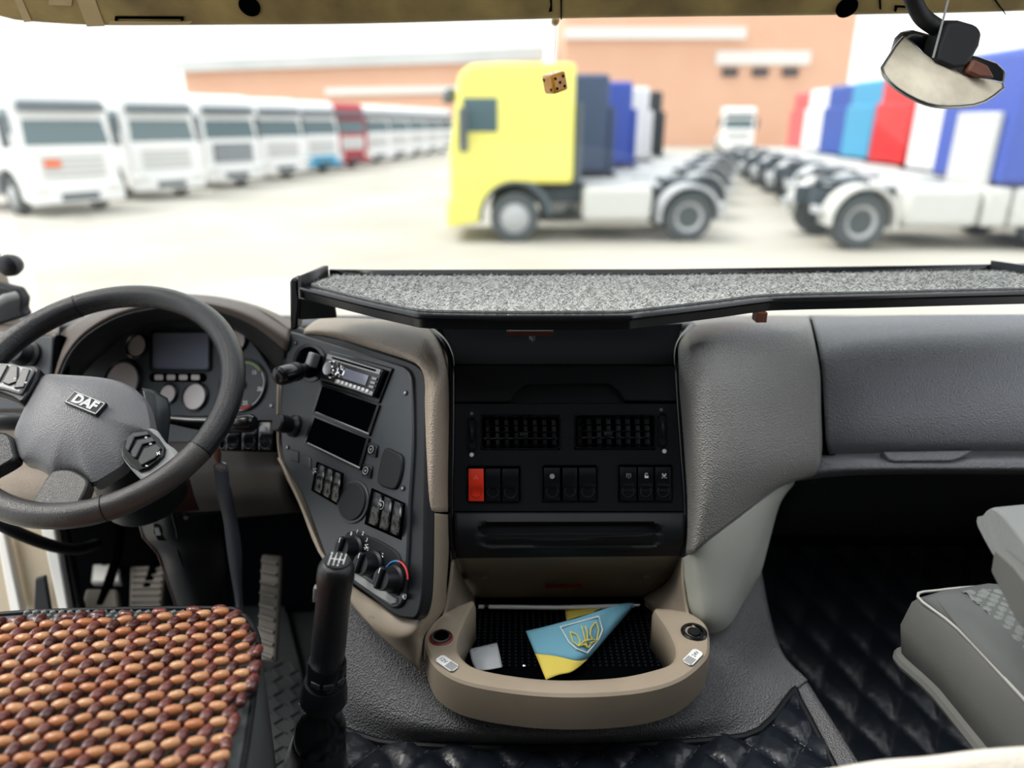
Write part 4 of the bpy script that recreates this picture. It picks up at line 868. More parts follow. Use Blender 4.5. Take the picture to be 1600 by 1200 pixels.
F5 = Frame(P(415, 680, 1.385), P(440, 680, 1.375), P(415, 705, 1.38))
hs = MB().plate(F5, [(348, 655), (431, 657), (430, 706), (345, 704)], -.02, .004).build('switch_housing', M['void_black'], lp, bevel=.002)
for k in range(3): rocker(F5, [(352 + k * 26, 660), (375 + k * 26, 660), (374 + k * 26, 703), (351 + k * 26, 703)], lp, 'black_gloss', 'wheel' if k else None, 'grey_print', bulge=.010, s=.007)
MB().abox((-1.2, 1.50, .45), (-.18, 1.66, .80)).build('dash_light_stop', M['void_black'], lp)  # hidden dark block added against light leaks on the driver's side
# ------------------------------------------------------------------ steering wheel
th = math.radians(54.3)
WN = V((.015, -math.cos(th), math.sin(th))).normalized(); WO = P(156, 617, 1.167)
FW = Frame(WO, WO + V((1, 0, 0)) - WN * WN.x, WO + WN.cross(V((1, 0, 0))) * -.1)
FW.w = WN; FW.u = (X3 - WN * WN.x).normalized(); FW.v = WN.cross(FW.u)
sw = thing('steering_wheel', 'black leather four-spoke steering wheel with white lettered hub badge', 'steering wheel', WO - WN * .05)
def wp(a, r, w=0): return WO + (FW.u * math.cos(a) + FW.v * math.sin(a)) * r + WN * w
RR = .215
def arc(a0, a1, n): return [wp(math.radians(a0 + (a1 - a0) * k / n), RR) for k in range(n + 1)]
# rim: leather sections meeting at visible seams
MB().tube(arc(118, -28, 60), .0200, 16).build('rim_section', M['leather'], sw)
MB().tube(arc(-28, -70, 20), .0202, 16).build('rim_section', M['leather_worn'], sw)
MB().tube(arc(-70, -165, 40), .0200, 16).build('rim_section', M['leather_worn'], sw)
MB().tube(arc(-165, -242, 34), .0202, 16).build('rim_section', M['leather'], sw)
for a in (118, -28, -70, -165):
    MB().tube([wp(math.radians(a), RR) + (FW.u * math.cos(math.radians(a)) * math.cos(g) + FW.v * math.sin(math.radians(a)) * math.cos(g) + WN * math.sin(g)) * .0202 for g in [2 * PI * k / 20 for k in range(20)]], .0009, 6, closed=True).build('rim_seam', M['black_gloss'], sw)
sm = MB()
for k in range(90):
    a = math.radians(115 - k * 1.55); sm.tube([wp(a, RR - .0198, -.001), wp(a + .012, RR - .0192, .005)], .0006, 4)
tag(sm.build('rim_stitching', M['stitch'], sw), kind='stuff')
hubpx = [(64, 579), (48, 600), (37, 624), (24, 652), (15, 676), (20, 700), (27, 717), (44, 722), (58, 728), (76, 743), (92, 736), (110, 736), (128, 743), (142, 757), (170, 741), (195, 724), (200, 696), (214, 680), (236, 672), (234, 650), (229, 630), (219, 611), (200, 598), (178, 590), (140, 584), (100, 581)]
hub = [FW.q(p.x, p.y, -.002) for p in cr([V((a, b, 0)) for a, b in hubpx], 3, closed=True)]
hc = FW.q(128, 655, -.002)
hubo = MB().dome(hub, hc, WN, .026, 8, base=.035, pw=2.6).build('hub_pad', M['airbag'], sw, smooth=60)
hm = hubo.modifiers.new('smooth', 'SMOOTH'); hm.iterations = 4; hm.factor = .5
def hubp(px, py): return FW.q(px, py, .0255)
FB = Frame(FW.q(105, 611, .021), FW.q(167, 636, .021), FW.q(105, 630, .021)); FB.w = WN; FB.u = (FW.q(158, 632, .02) - FW.q(113, 614, .02)).normalized(); FB.v = WN.cross(FB.u); FB.o = hubp(135, 631)
bd = MB().box(FB.o, FB.u * .0315, FB.v * .0125, WN * .004).build('badge', M['black_gloss'], sw, bevel=.001)
bl = MB(); c4 = [FB.p(x * .0295, y * .0105, .0042) for x, y in ((-1, -1), (1, -1), (1, 1), (-1, 1))]
for i in range(4): bl.tube([c4[i], c4[(i + 1) % 4]], .0009, 6)
bl.build('badge_border', M['white_print'], bd)
text(MB(), 'DAF', FB.p(0, 0, .0042), FB.u, FB.v, WN, .0215, .0008, sx=1.12, bold=.045).build('badge_letters', M['white_print'], bd)
# spokes with button pods, and the two lower spokes
def podm(name, px, w0, w1, m, par, bev=.004, sm_=3):
    return MB().plate(FW, [(p.x, p.y) for p in cr([V((a, b, 0)) for a, b in px], sm_, closed=True)] if sm_ else px, w0, w1).build(name, M[m], par, bevel=bev)
rs = podm('spoke', [(190, 712), (200, 688), (238, 668), (258, 690), (276, 704), (282, 722), (262, 748), (236, 756), (215, 744)], -.018, .004, 'silver_paint', sw, .006)
podm('button_pod', [(198, 696), (214, 678), (236, 675), (262, 704), (250, 726), (222, 741), (196, 718)], .002, .010, 'black_gloss', rs, .003, 2)
for q in ([(204, 690), (214, 682), (236, 680), (239, 686), (216, 690), (206, 712), (201, 706)], [(210, 712), (220, 694), (243, 689), (248, 696), (228, 701), (218, 722), (212, 720)], [(221, 726), (230, 707), (250, 700), (257, 706), (248, 722), (226, 734)]):
    podm('button', q, .010, .014, 'panel_grey', rs, .0015, 0)
ls = podm('spoke', [(64, 578), (30, 572), (-10, 567), (-50, 575), (-52, 610), (-10, 612), (20, 622), (38, 628)], -.018, .004, 'black_plastic', sw, .006)
podm('button_pod', [(58, 581), (24, 573), (-14, 571), (-22, 606), (10, 612), (36, 620)], .002, .010, 'silver_paint', ls, .003, 0)
for q in ([(24, 577), (35, 579), (34, 603), (20, 608), (10, 604)], [(8, 576), (20, 577), (6, 603), (-4, 601)], [(42, 582), (54, 584), (44, 612), (28, 613)], [(-16, 575), (2, 576), (-10, 600), (-20, 598)]): podm('button', q, .010, .0135, 'panel_grey', ls, .0015, 0)
def gl(F, x, y, t, par, s=.008, w=.0142): text(MB(), t, F.q(x, y, w), FB.u, FB.v, WN, s, .0004, bold=.02).build('button_mark', M['white_print'], par)
gl(FW, 247, 709, '+', rs, .014); gl(FW, 230, 727, '-', rs, .014); gl(FW, 228, 684, '=', rs); gl(FW, 235, 694, '=', rs); gl(FW, 23, 592, '=', ls, .008, .0137); gl(FW, 40, 598, '=', ls, .008, .0137)
podm('spoke', [(78, 742), (92, 735), (112, 735), (130, 744), (138, 757), (122, 790), (112, 800), (60, 798), (50, 788), (62, 768)], -.022, .003, 'leather_worn', sw, .008)
podm('spoke', [(-40, 690), (-10, 676), (16, 680), (24, 706), (24, 718), (-10, 738), (-30, 745)], -.022, .003, 'leather', sw, .008)
# ------------------------------------------------------------------ column, stalks, keys
sc_ = thing('steering_column', 'dark steering column shroud with stalks and a floor pillar', 'steering column', P(290, 960, 1.5))
MB().tube([WO - WN * .03 - FW.v * .02, WO - WN * .10 - FW.v * .03, WO - WN * .16 - FW.v * .05, WO - WN * .24 - FW.v * .07], [.05, .058, .07, .075], 24).build('shroud', M['black_plastic'], sc_, bevel=.004)
MB().patch([[(222, 606, 1.215), (240, 610, 1.22), (262, 622, 1.24)], [(228, 640, 1.19), (246, 645, 1.20), (267, 645, 1.23)], [(222, 690, 1.17), (244, 696, 1.18), (262, 694, 1.21)]], 4).build('shroud_cheek', M['panel_grey'], sc_, solid=.01)
MB().tube([P(262, 655, 1.29), P(300, 660, 1.28), P(345, 663, 1.265), P(372, 662, 1.255), P(393, 661, 1.25), P(398, 661, 1.249)], [.008, .012, .0165, .0165, .0165, .012], 16).build('stalk', M['black_gloss'], sc_)
MB().tube([P(60, 660, 1.27), P(22, 659, 1.26), P(-20, 659, 1.25), P(-50, 659, 1.25)], [.010, .016, .016, .014], 16).build('stalk', M['panel_grey'], sc_)
MB().patch([[(175, 730, 1.36), (215, 745, 1.33), (262, 750, 1.33), (296, 747, 1.37)], [(190, 770, 1.36), (225, 775, 1.32), (266, 780, 1.32), (304, 776, 1.37)], [(212, 796, 1.37), (235, 800, 1.33), (270, 802, 1.33), (312, 797, 1.39)]], 5).build('column_cowl', M['column_red'], sc_, solid=.006, smooth=60)
MB().patch([[(212, 800, 1.38), (240, 800, 1.345), (275, 802, 1.345), (320, 800, 1.40), (350, 798, 1.46)], [(222, 838, 1.40), (245, 840, 1.365), (280, 842, 1.365), (325, 840, 1.42), (350, 838, 1.48)], [(245, 864, 1.43), (262, 866, 1.40), (292, 868, 1.40), (330, 870, 1.45), (352, 870, 1.51)], [(258, 900, 1.46), (272, 902, 1.43), (300, 905, 1.43), (335, 905, 1.48), (356, 905, 1.54)], [(276, 955, 1.52), (290, 958, 1.49), (315, 960, 1.49), (345, 960, 1.54), (364, 960, 1.60)], [(290, 1000, 1.56), (304, 1003, 1.53), (330, 1005, 1.53), (355, 1005, 1.58), (372, 1005, 1.64)]], 5).build('pillar', M['black_plastic'], sc_, solid=.006, smooth=60)
MB().tube([P(*p) for p in ((214, 800, 1.375), (224, 838, 1.395), (247, 864, 1.425), (260, 900, 1.455), (278, 955, 1.515))], .003, 8).build('pillar_edge', M['column_red'], sc_)
MB().tube([P(*p) for p in cr([V(p) for p in ((268, 802, 1.34), (276, 835, 1.358), (274, 850, 1.375), (284, 885, 1.41), (300, 935, 1.465))], 4)], .0016, 6).build('pillar_seam', M['panel_grey'], sc_)
F6 = Frame(P(250, 810, 1.35), P(300, 812, 1.36), P(252, 840, 1.365))
for x, y in ((244, 806), (291, 808)): screw(x, y, F6, sc_, .009)
b_ = MB().plate(F6, [(240, 818), (252, 818), (262, 836), (262, 843), (248, 843), (240, 830)], -.004, .006).build('adjuster_button', M['black_gloss'], sc_, bevel=.002)
MB().plate(F6, [(243, 821), (250, 821), (254, 832), (246, 833)], .006, .009).build('button_cap', M['grey_print'], b_)
ky = thing('key_lanyard', 'dark grey fabric lanyard hanging from the ignition key ring', 'lanyard', P(375, 960, 1.35))
MB().tube([P(348, 685, 1.30), P(352, 692, 1.30), P(351, 700, 1.30), P(345, 702, 1.30)], .002, 6).build('key_ring', M['steel'], ky)
MB().tube([P(340, 700, 1.30), P(340, 712, 1.30), P(341, 722, 1.30)], [.004, .007, .004], 10).build('swivel', M['brown_wood'], ky)
MB().tube([P(344 + 10 * math.cos(2 * PI * k / 16), 729 + 6 * math.sin(2 * PI * k / 16), 1.30) for k in range(16)], .0022, 6, closed=True).build('split_ring', M['steel'], ky)
def ribbon(l, r, name):
    L_ = cr([V(p) for p in l], 5); R_ = cr([V(p) for p in r], 5); MB().grid([[P(*a), P(*b)] for a, b in zip(L_, R_)]).build(name, M['lanyard'], ky, solid=.0015)
ribbon([(334, 734, 1.30), (340, 775, 1.31), (349, 815, 1.33), (356, 870, 1.35), (366, 930, 1.37), (370, 960, 1.38)], [(356, 732, 1.295), (360, 775, 1.30), (367, 810, 1.32), (376, 850, 1.34), (377, 900, 1.36), (376, 960, 1.375)], 'strap')
ribbon([(352, 760, 1.31), (362, 810, 1.335), (372, 870, 1.36), (372, 915, 1.38), (376, 962, 1.39)], [(360, 760, 1.31), (370, 808, 1.335), (378, 860, 1.36), (378, 915, 1.38), (381, 962, 1.39)], 'strap')
# ------------------------------------------------------------------ gear lever
gl_ = thing('gear_lever', 'black gear lever with shift-pattern knob and leather gaiter', 'gear lever', PZ(495, 1215, EZ))
G0, G1 = PZ(495, 1200, EZ + .01), P(526, 884, .915)
ga = (G1 - G0); gw = ga.normalized(); gu = (X3 - gw * gw.x).normalized(); gv = gw.cross(gu)
def gt(py): return (1200 - py) / (1200 - 884)
def glathe(name, prof, m, par=gl_, n=28, sx=1.0):
    return MB().lathe(G0, gu * sx, gv, gw, [(r, gt(py) * ga.length) for r, py in prof], n).build(name, m, par, smooth=50)
glathe('gaiter', [(.052, 1245), (.046, 1215), (.043, 1190), (.041, 1168), (.039, 1152), (.036, 1148)], M['leather'])
glathe('gaiter_dome', [(.037, 1152), (.038, 1138), (.036, 1122), (.029, 1108), (.021, 1102), (.020, 1085)], M['black_gloss'])
glathe('neck', [(.020, 1110), (.020, 1076)], M['black_soft'])
glathe('skirt_collar', [(.031, 1082), (.034, 1078), (.032, 1062), (.029, 1050)], M['black_plastic'])
cl = glathe('range_collar', [(.026, 1056), (.027, 1052), (.027, 1022), (.025, 1018)], M['black_gloss'])
for a in (-100, -60, -20, 20): 
    a = math.radians(a); n = gu * math.sin(a) * -1 - gv * math.cos(a) * 1; c = G0 + ga * gt(1037) + n * .0268
    MB().box(c, gw.cross(n) * .007, gw * .0045, n * .0012).build('collar_window', M['panel_grey'], cl, bevel=.001)
kn = glathe('knob', [(.0225, 1020), (.0235, 1000), (.023, 960), (.0225, 925), (.0235, 910), (.0245, 898), (.0235, 886), (.019, 879), (.010, 877), (.0005, 876.5)], M['leather'])
kt = G0 + ga * gt(877.2)
KF = gw
pl = MB().lathe(kt + gw * .0, gu, gv, gw, [(.0165, -.003), (.0165, .0012), (.0005, .0016)], 24).build('shift_plate', M['black_gloss'], kn)
sp = MB()
for x in (-.009, -.003, .003, .009): sp.box(kt + gu * x + gw * .002, gu * .0006, gv * .0075, gw * .0004)
sp.box(kt + gw * .002, gu * .0095, gv * .0006, gw * .0004)
sp.build('shift_pattern', M['white_print'], pl)
sn = MB()
for k, t in enumerate('R135246'):
    text(sn, t, kt + gu * (-.009 + .006 * (k % 4)) + gv * (.0105 if k < 4 else -.0105) + gw * .0016, gu, gv, gw, .0055, .0004, bold=.01)
sn.build('gear_numbers', M['white_print'], pl)
MB().box(G0 + ga * gt(925) - gu * .0235, gv * .004, gw * .012, gu * .003).build('splitter_switch', M['silver_paint'], kn, bevel=.001)
# ------------------------------------------------------------------ driver's seat with bead cover
QZ = .615
ds = thing('driver_chair', 'grey driver seat cushion with quilted front edge under the bead cover', 'seat', (-.66, .62, 0))
def seat_outline(pts, z): return cr([PZ(a, b, z) for a, b in pts], 4)
so = [PZ(-160, 962, QZ), PZ(0, 960, QZ), PZ(60, 956, QZ), PZ(200, 952, QZ), PZ(340, 951, QZ), PZ(375, 957, QZ), PZ(398, 985, QZ), PZ(404, 1020, QZ), PZ(392, 1120, QZ), PZ(375, 1225, QZ), PZ(350, 1330, QZ), PZ(-330, 1330, QZ)]
sc2 = sum(so, V((0, 0, 0))) / len(so)
rows = [[V((p.x, p.y, .40)) for p in so], [V((p.x, p.y, QZ - .05)) + (p - sc2) * .02 for p in so], [V((p.x, p.y, QZ - .012)) + (p - sc2) * .012 for p in so], [V((p.x, p.y, QZ - .002)) for p in so]]
for t in (.94, .8, .5, .1): rows.append([sc2 + (p - sc2) * t + Z3 * .006 * (1 - t) for p in so])
MB().grid(rows, closed=True).build('cushion', M['seat_fabric'], ds, smooth=70)
MB().abox((-.92, .18, .02), (-.42, .78, .42)).build('seat_base', M['black_soft'], ds, bevel=.02)
MB().tube(cr([p + Z3 * .0 for p in so[1:10]], 4), .004, 8).build('piping', M['black_soft'], ds)
qf = MB()
for k in range(24):
    for j in range(4):
        qx, qy = 42 + k * 13.5 + (6.75 if j % 2 else 0), 957 + j * 6.2
        if qx > 352 or qy > 984 - qx * .05: continue
        qf.lathe(PZ(qx, qy, QZ + .003), X3, Y3, Z3, [(.0066, -.003), (.0042, .0025), (.0005, .0035)], 4)
tag(qf.build('quilted_insert', M['seat_quilt'], ds, smooth=0), kind='stuff')
bc_ = thing('bead_seat_cover', 'brown wooden bead cover strung over the driver seat', 'seat cover', (-.66, .70, QZ + .01))
def bead_mesh(name, m):
    prof = [(.0015, -.0118), (.0046, -.0108), (.0068, -.007), (.0076, 0), (.0068, .007), (.0046, .0108), (.0015, .0118)]
    b = MB().lathe(V((0, 0, 0)), Y3, Z3, X3, prof, 12); o_ = b.build(name, M[m], None, smooth=80); me = o_.data; bpy.data.objects.remove(o_); return me
BL, BD = bead_mesh('bead', 'bead_light'), bead_mesh('bead', 'bead_dark')
bpoly = [PZ(a, b, QZ) for a, b in ((-150, 995), (60, 983), (200, 974), (345, 966), (368, 976), (398, 1020), (404, 1035), (396, 1085), (380, 1110), (356, 1180), (342, 1230), (300, 1345), (-300, 1345))]
PX_, PY_ = .0262, .0262
used = 0; strings = MB(); bb = wloc(bc_)
def bead(me, x, y, ang, s=1.0):
    global used
    ob = bpy.data.objects.new('bead', me); COL.objects.link(ob); ob.parent = bc_
    ob.matrix_local = Matrix.Translation(V((x, y, QZ + .0155 + random.uniform(-.001, .001))) - bb) @ Matrix.Rotation(ang, 4, 'Z') @ Matrix.Rotation(random.uniform(-.12, .12), 4, 'Y') @ Matrix.Diagonal((s, s, s, 1))
    used += 1
y1 = PZ(345, 966, QZ).y
cand = []
for j in range(-2, 20):
    for i in range(-8, 34):
        x = -1.0 + i * PX_ + (j * PX_ * .36) % PX_ + .002 * math.sin(i * .7 + j)
        y = y1 - .006 - j * PY_ + (x - bpoly[3].x) * .12
        p = V((x, y + .002 * math.sin(i * .25), 0))
        if inside(p, bpoly): cand.append((BL, p.x, p.y, random.uniform(-.15, .2) + .14))
        p2 = V((x + PX_ * .68, y - PY_ * .5, 0))
        if inside(p2, bpoly): cand.append((BD, p2.x, p2.y, math.radians(76) + random.uniform(-.15, .15)))
def bead_px(c):
    e = V((c[1], c[2], QZ + .015)) - EYE; d = e.y * CP - e.z * SP
    return 800 + FPX * e.x / d, 600 - FPX * (e.y * SP + e.z * CP) / d
seen = [c for c in cand if bead_px(c)[0] > -12 and bead_px(c)[1] < 1210]; rest = [c for c in cand if c not in seen]
seen.sort(key=lambda c: c[2]); NB = 272
rest += seen[NB:]
for c in seen[:NB]: bead(c[0], c[1], c[2], c[3], random.uniform(.86, .96) if c[0] == BL else random.uniform(.90, 1.0))
rm_ = MB()
for c in rest:
    mx_ = Matrix.Translation(V((c[1], c[2], QZ + .0155))) @ Matrix.Rotation(c[3], 4, 'Z') @ Matrix.Scale(.97, 4)
    rm_.add([mx_ @ v.co for v in c[0].vertices], [list(p.vertices) for p in c[0].polygons], 0 if c[0] == BL else 1)
tag(rm_.build('outer_beads', [M['bead_light'], M['bead_dark']], bc_, smooth=80), kind='stuff')
edge = cr(bpoly[0:11], 6); acc = 0; last = edge[0]
for p in edge[1:]:
    acc += (p - last).length; last = p
    if acc > .0265:
        acc = 0; bead(BD, p.x, p.y, math.radians(random.uniform(60, 120)) if p.x > bpoly[3].x + .01 else random.uniform(-.1, .2), .92)
for j in range(14):
    y = y1 - .006 - j * PY_; xe = PZ(335 + min(j, 2) * 15, 1060, QZ).x; strings.tube([V((-.9, y + (-.9 - bpoly[3].x) * .12, QZ + .011)), V((xe, y + (xe - bpoly[3].x) * .12, QZ + .011))], .0008, 4)
strings.build('string', M['void_black'], bc_)
# ------------------------------------------------------------------ passenger seat
ps = thing('passenger_chair', 'grey fabric passenger seat cushion with quilted centre and armrest', 'seat', (.95, .5, 0))
RZ = .60
po = [PZ(1436, 934, RZ), PZ(1470, 924, RZ), PZ(1540, 918, RZ), PZ(1640, 915, RZ), PZ(1800, 915, RZ), PZ(2050, 1250, RZ), PZ(1745, 1250, RZ), PZ(1600, 1092, RZ), PZ(1500, 985, RZ)]
pc = sum(po, V((0, 0, 0))) / len(po)
def off(p, k, z): d_ = (p - pc); d_.z = 0; d_.normalize(); return V((p.x + d_.x * k, p.y + d_.y * k, z))
MB().grid([[off(p, -.03, RZ - .135) for p in po], [off(p, .004, RZ - .12) for p in po], [off(p, .016, RZ - .06) for p in po], [off(p, .008, RZ - .012) for p in po], [off(p, 0, RZ) for p in po]], closed=True).build('cushion_side', M['seat_side'], ps, smooth=50)
MB().dome(po, pc, Z3, .016, 6, base=.002, pw=6).build('cushion_top', M['seat_fabric'], ps, smooth=60)
MB().tube([off(p, .002, RZ + .001) for p in cr([po[k] for k in (4, 3, 2, 1, 0, 8, 7, 6)], 4)], .0022, 6).build('piping', M['piping'], ps)
MB().tube([off(p, .006, RZ - .122) for p in cr([po[k] for k in (3, 2, 1, 0, 8, 7, 6)], 4)], .011, 8).build('lower_welt', M['seat_side'], ps)
qp = [PZ(a, b, RZ + .012) for a, b in ((1502, 926), (1640, 921), (1760, 924), (1900, 1150), (1730, 1150), (1618, 1035), (1560, 978))]
qi = quilt_mesh(lambda x, y, h: V((x, y, RZ + .013 + h)), qp, .60, 1.2, .55, 1.0, .0032, .021, .021, .005).build('quilted_panel', M['seat_quilt'], ps, smooth=40)
MB().abox((.78, .2, .02), (1.15, .80, RZ - .12)).build('seat_base', M['black_soft'], ps, bevel=.02)
MB().tube([PZ(1480, 1060, .30), PZ(1560, 1190, .30)], .008, 8).build('seat_rail', M['steel'], ps)
FA = Frame(P(1560, 830, .90), P(1640, 850, .82), P(1565, 880, .895))
ar = MB()
AT = [P(1531, 812, .925), P(1552, 793, .95), P(1580, 791, .955), P(1680, 791, .95), P(1680, 880, .80), P(1600, 850, .855), P(1566, 836, .895)]
MB().prism([P(*p) for p in cr([V(p) for p in ((1530, 824, .935), (1531, 810, .942), (1539, 799, .948), (1552, 793, .945), (1570, 808, .915), (1600, 846, .86), (1650, 910, .78), (1660, 985, .755), (1600, 930, .835), (1563, 886, .895), (1538, 845, .928))], 2, closed=True)], V((.22, .02, .012))).build('armrest', M['armrest'], ps, bevel=.006, seg=3)
MB().prism([P(1570, 855, .885), P(1600, 880, .845), P(1640, 930, .79), P(1640, 1010, .78), P(1600, 958, .84), P(1564, 890, .895)], V((-.016, -.004, 0))).build('armrest_panel', M['seat_side'], ps, bevel=.003)
# fleece edge of the bunk near the camera
fe = thing('fleece_blanket', 'cream fleece blanket edge at the bottom of the picture', 'blanket', P(1480, 1210, .70))
MB().patch([[(1150, 1226, .72), (1280, 1206, .72), (1370, 1191, .72), (1450, 1184, .72), (1540, 1173, .72), (1680, 1164, .72)], [(1150, 1232, .70), (1280, 1213, .70), (1370, 1199, .70), (1450, 1193, .70), (1540, 1183, .70), (1680, 1175, .70)], [(1150, 1300, .68), (1280, 1300, .68), (1370, 1300, .68), (1450, 1300, .68), (1540, 1300, .68), (1680, 1300, .68)]], 6).build('fleece', M['fleece'], fe, solid=.012)
MB().abox((.20, .25, 0), (.60, .47, P(1400, 1250, .69).z - .03)).build('bunk_step', M['seat_side'], fe, bevel=.02)
ff = MB()
for k in range(2600):
    s = random.random() ** .7; px = 1190 + 470 * s; py = 1214 - 50 * s + random.uniform(-2, 16); p = P(px, py, .705)
    d_ = V((random.uniform(-1, 1), random.uniform(-.6, .8), random.uniform(-.2, 1))) * .0022; n = V((.0003, 0, 0))
    ff.add([p - n, p + n, p + d_], [[0, 1, 2]])
tag(ff.build('fleece_pile', M['fleece'], fe, smooth=0), kind='stuff')
# ------------------------------------------------------------------ pedals and footwell
FZ = .06
def pedal(name, label, px, z, m, ribs=0):
    t_ = thing(name, label, 'pedal', PZ(*px[0], z) - Z3 * .05)
    pts = [PZ(a, b, z) for a, b in px]; c = sum(pts, V((0, 0, 0))) / len(pts); pts = [V((p.x, p.y, z + (p.y - c.y) * .5)) for p in pts]
    MB().prism(pts, V((0, .01, -.02))).build('pad', M[m], t_, bevel=.006)
    for k in range(ribs):
        s = (k + .8) / (ribs + .6); a = pts[0].lerp(pts[3], s); b = pts[1].lerp(pts[2], s)
        MB().tube([a.lerp(b, .08) + Z3 * .003, a.lerp(b, .92) + Z3 * .003], .003, 6).build('rib', M[m], t_)
    MB().tube([c - Z3 * .01, c + V((0, .10, .06)), c + V((0, .16, .16))], .012, 8).build('arm', M['void_black'], t_)
pedal('brake_pedal', 'ribbed brown-grey brake pedal left of the column pillar', [(206, 897), (261, 896), (258, 922), (248, 936), (198, 936)][:1] + [(261, 896), (250, 936), (198, 936)], .22, 'pedal_rubber', 6)
pedal('clutch_pedal', 'worn grey clutch pedal just over the seat front', [(136, 928), (184, 928), (186, 955), (120, 955)], .22, 'pedal_rubber', 0)
pedal('foot_rest', 'small pale footrest pad beyond the pedals', [(150, 866), (184, 862), (186, 898), (138, 898)], .16, 'silver_paint', 0)
ap = thing('accelerator_pedal', 'long ribbed floor-hinged accelerator pedal right of the column', 'pedal', PZ(415, 1040, .05))
apq = [P(408, 866, 1.62), P(438, 868, 1.60), P(430, 1036, 1.42), P(400, 1030, 1.43)]
MB().prism(apq, V((0, .02, -.015))).build('pad', M['pedal_rubber'], ap, bevel=.006)
for k in range(9):
    s = (k + .6) / 9.2; a = apq[0].lerp(apq[3], s); b = apq[1].lerp(apq[2], s + .03); MB().tube([a.lerp(b, .1) + V((0, -.004, .004)), a.lerp(b, .9) + V((0, -.004, .004))], .004, 6).build('rib', M['pedal_rubber'], ap)
rm = thing('rubber_floor_mat', 'grey patterned rubber mat between driver seat and gear lever', 'floor mat', PZ(420, 1120, .01))
MB().prism([PZ(250, 930, .012), PZ(440, 930, .012), PZ(470, 1050, .012), PZ(490, 1230, .012), PZ(200, 1230, .012)], V((0, 0, .008))).build('sheet', M['floor_rubber'], rm)
rb_ = MB()
for k in range(16):
    for j in range(5):
        c = PZ(352 + j * 26, 1040 + k * 11, .022); rb_.box(c, (X3 + Y3 * (1 if (j + k) % 2 else -1)).normalized() * .016, Z3.cross((X3 + Y3 * (1 if (j + k) % 2 else -1)).normalized()) * .0035, Z3 * .003)
tag(rb_.build('tread', M['floor_rubber'], rm), kind='stuff')
# open driver's door seen past the seat
dd = thing('door_panel', 'beige driver door lining with white trim strips at lower left', 'door', P(40, 950, 1.5))
def slab(px, d, m, name, t=.03): MB().prism([P(a, b, d) for a, b in px], V((0, t, 0))).build(name, M[m], dd, bevel=.004)
slab([(-700, 700), (-60, 740), (70, 805), (125, 960), (60, 1010), (-700, 1060)], 1.62, 'door_beige', 'lining')
slab([(-8, 830), (6, 832), (34, 960), (16, 960)], 1.59, 'white_trim', 'trim_strip', .02)
slab([(62, 820), (84, 822), (108, 960), (92, 960)], 1.58, 'white_trim', 'trim_strip', .02)
slab([(84, 822), (100, 826), (128, 960), (108, 960)], 1.60, 'black_soft', 'door_seal', .02)
slab([(54, 905), (70, 900), (80, 960), (52, 960)], 1.585, 'black_soft', 'cable_recess', .01)
MB().tube([P(*p) for p in cr([V(p) for p in ((-30, 800, 1.32), (10, 824, 1.34), (50, 842, 1.38), (90, 855, 1.44), (122, 858, 1.52), (150, 850, 1.66))], 5)], .012, 10).build('grab_hose', M['black_soft'], dd)
# handle and knob on the left pillar
gh = thing('grab_handle', 'silver grab handle with dark bracket at the left windscreen pillar', 'handle', P(10, 485, 1.55))
MB().tube([P(-40, 490, 1.50), P(-10, 478, 1.50), P(8, 466, 1.51), P(26, 462, 1.53)], .0095, 12).build('bar', M['silver_paint'], gh)
MB().prism([P(-40, 440, 1.55), P(0, 446, 1.55), P(26, 452, 1.55), P(36, 468, 1.55), P(34, 485, 1.55), P(40, 495, 1.55), P(-40, 520, 1.55)], V((0, .03, 0))).build('bracket', M['black_soft'], gh, bevel=.006)
MB().lathe(P(14, 415, 1.52), X3, Z3, Y3, [(.008, .03), (.020, .02), (.024, .004), (.022, -.008), (.012, -.016), (.0005, -.017)], 20).build('round_knob', M['black_plastic'], gh)
# ------------------------------------------------------------------ mirror
mr = thing('wide_angle_mirror', 'half-moon convex mirror on a black arm at top right', 'mirror', P(1475, 100, 1.12))
gp = cr([V((a, b, 0)) for a, b in ((1411, 58), (1394, 82), (1378, 106), (1386, 123), (1402, 138), (1425, 152), (1448, 162), (1471, 166.5), (1500, 166.5), (1530, 162), (1552, 150), (1570, 133), (1548, 126), (1528, 124), (1495, 117), (1475, 110), (1460, 101), (1447, 90), (1435, 77))], 3, closed=True)
FM = Frame(P(1475, 120, 1.10), P(1560, 140, 1.11), P(1475, 166, 1.07))
go = [FM.q(p.x, p.y) for p in gp]; gc = sum(go, V((0, 0, 0))) / len(go)
MB().dome(go, gc, FM.w, .010, 6, base=.004, pw=2).build('glass', M['mirror_glass'], mr, smooth=70)
MB().tube([go[k] for k in range(0, len(go), 2)], .0022, 6, closed=True).build('glass_edge', M['steel'], mr)
MB().prism([P(a, b, 1.135) for a, b in ((1409, 60), (1418, 51), (1430, 47), (1460, 55), (1490, 80), (1530, 88), (1560, 98), (1575, 112), (1574, 128), (1560, 140), (1500, 150), (1440, 130), (1395, 105))], V((0, .03, .004))).build('housing', M['black_gloss'], mr, bevel=.012, seg=4)
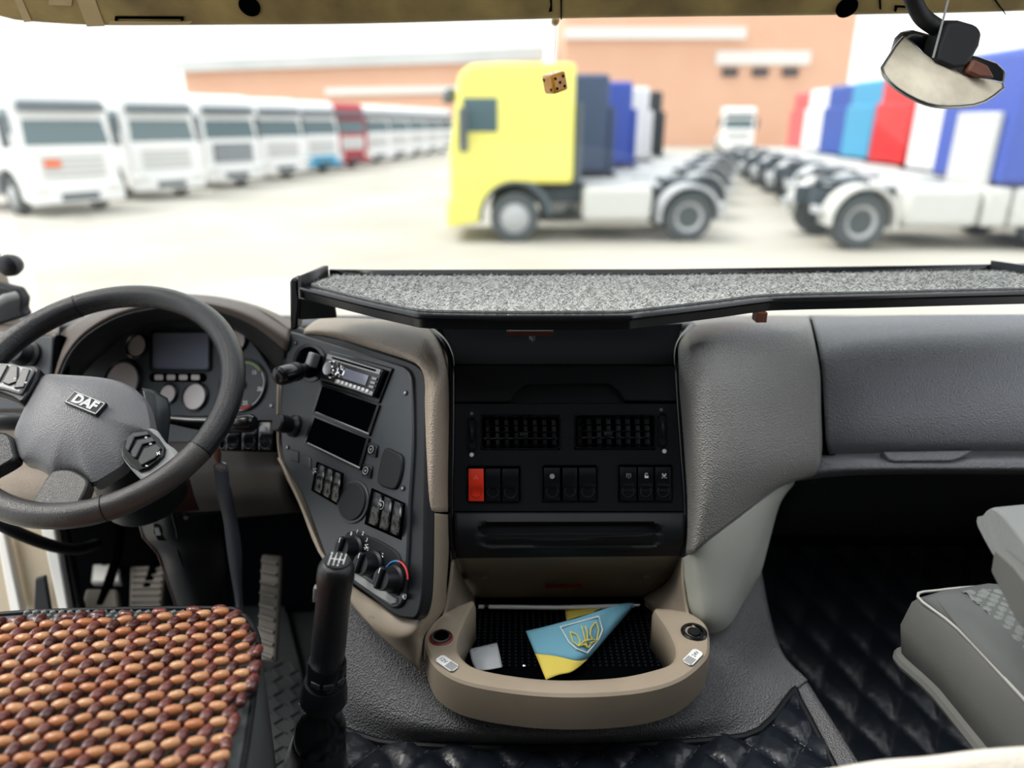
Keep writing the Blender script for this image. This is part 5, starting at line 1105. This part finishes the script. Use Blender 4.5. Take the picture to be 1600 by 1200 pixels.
MB().prism([P(a, b, 1.09) for a, b in ((1480, 35), (1500, 32), (1528, 40), (1536, 52), (1532, 72), (1524, 86), (1512, 104), (1490, 108), (1462, 96), (1466, 70))], V((0, .045, .006))).build('joint', M['black_soft'], mr, bevel=.012, seg=4)
MB().tube([P(*p) for p in cr([V(p) for p in ((1415, -40, 1.05), (1425, -5, 1.07), (1440, 25, 1.09), (1465, 44, 1.11), (1490, 58, 1.115))], 5)], .0125, 12).build('arm', M['black_soft'], mr)
MB().prism([P(a, b, 1.088) for a, b in ((1522, 92), (1545, 102), (1556, 122), (1530, 121), (1512, 112))], V((0, .02, 0))).build('red_tab', M['brown_wood'], mr, bevel=.004)
MB().tube([P(1484, -10, 1.08), P(1470, 45, 1.085), P(1458, 90, 1.09)], .0018, 6).build('cord', M['silver_paint'], mr)
# dice hanging from a suction hook
dk = thing('hanging_die', 'amber die with dark pips hanging on a thread before the windscreen', 'ornament', P(867, 150, 1.28))
U_ = V((.75, .45, .25)).normalized(); Vv = V((-.2, -.15, 1)); Vv = (Vv - U_ * Vv.dot(U_)).normalized(); W_ = U_.cross(Vv)
if W_.y > 0: W_ = -W_
dc0 = P(867, 129, 1.28); hs_ = .0165
MB().box(dc0, U_ * hs_, Vv * hs_, W_ * hs_).build('cube', M['amber'], dk, bevel=.005, seg=4)
for N_, A_, B_, pips in ((W_, U_, Vv, ((-1, -1), (1, 1), (0, 0), (-1, 1), (1, -1))), (U_, W_, Vv, ((-1, -1), (1, 1), (0, 0))), (-U_, W_, Vv, ((-1, 1), (1, -1)))):
    for x, y in pips: MB().lathe(dc0 + N_ * (hs_ + .0001) + A_ * x * .0085 + B_ * y * .0085, A_, B_, N_, [(.0026, -.001), (.0026, .0005), (.0005, .0005)], 12).build('pip', M['void_black'], dk)
MB().tube([dc0 + Vv * hs_, P(868, 60, 1.27), P(868, 36, 1.27)], .0004, 4).build('thread', M['piping'], dk)
MB().lathe(P(868, 32, 1.265), X3, Z3, -Y3, [(.007, -.02), (.007, .002), (.003, .006), (.0005, .007)], 16).build('suction_hook', M['tape_tan'], dk)
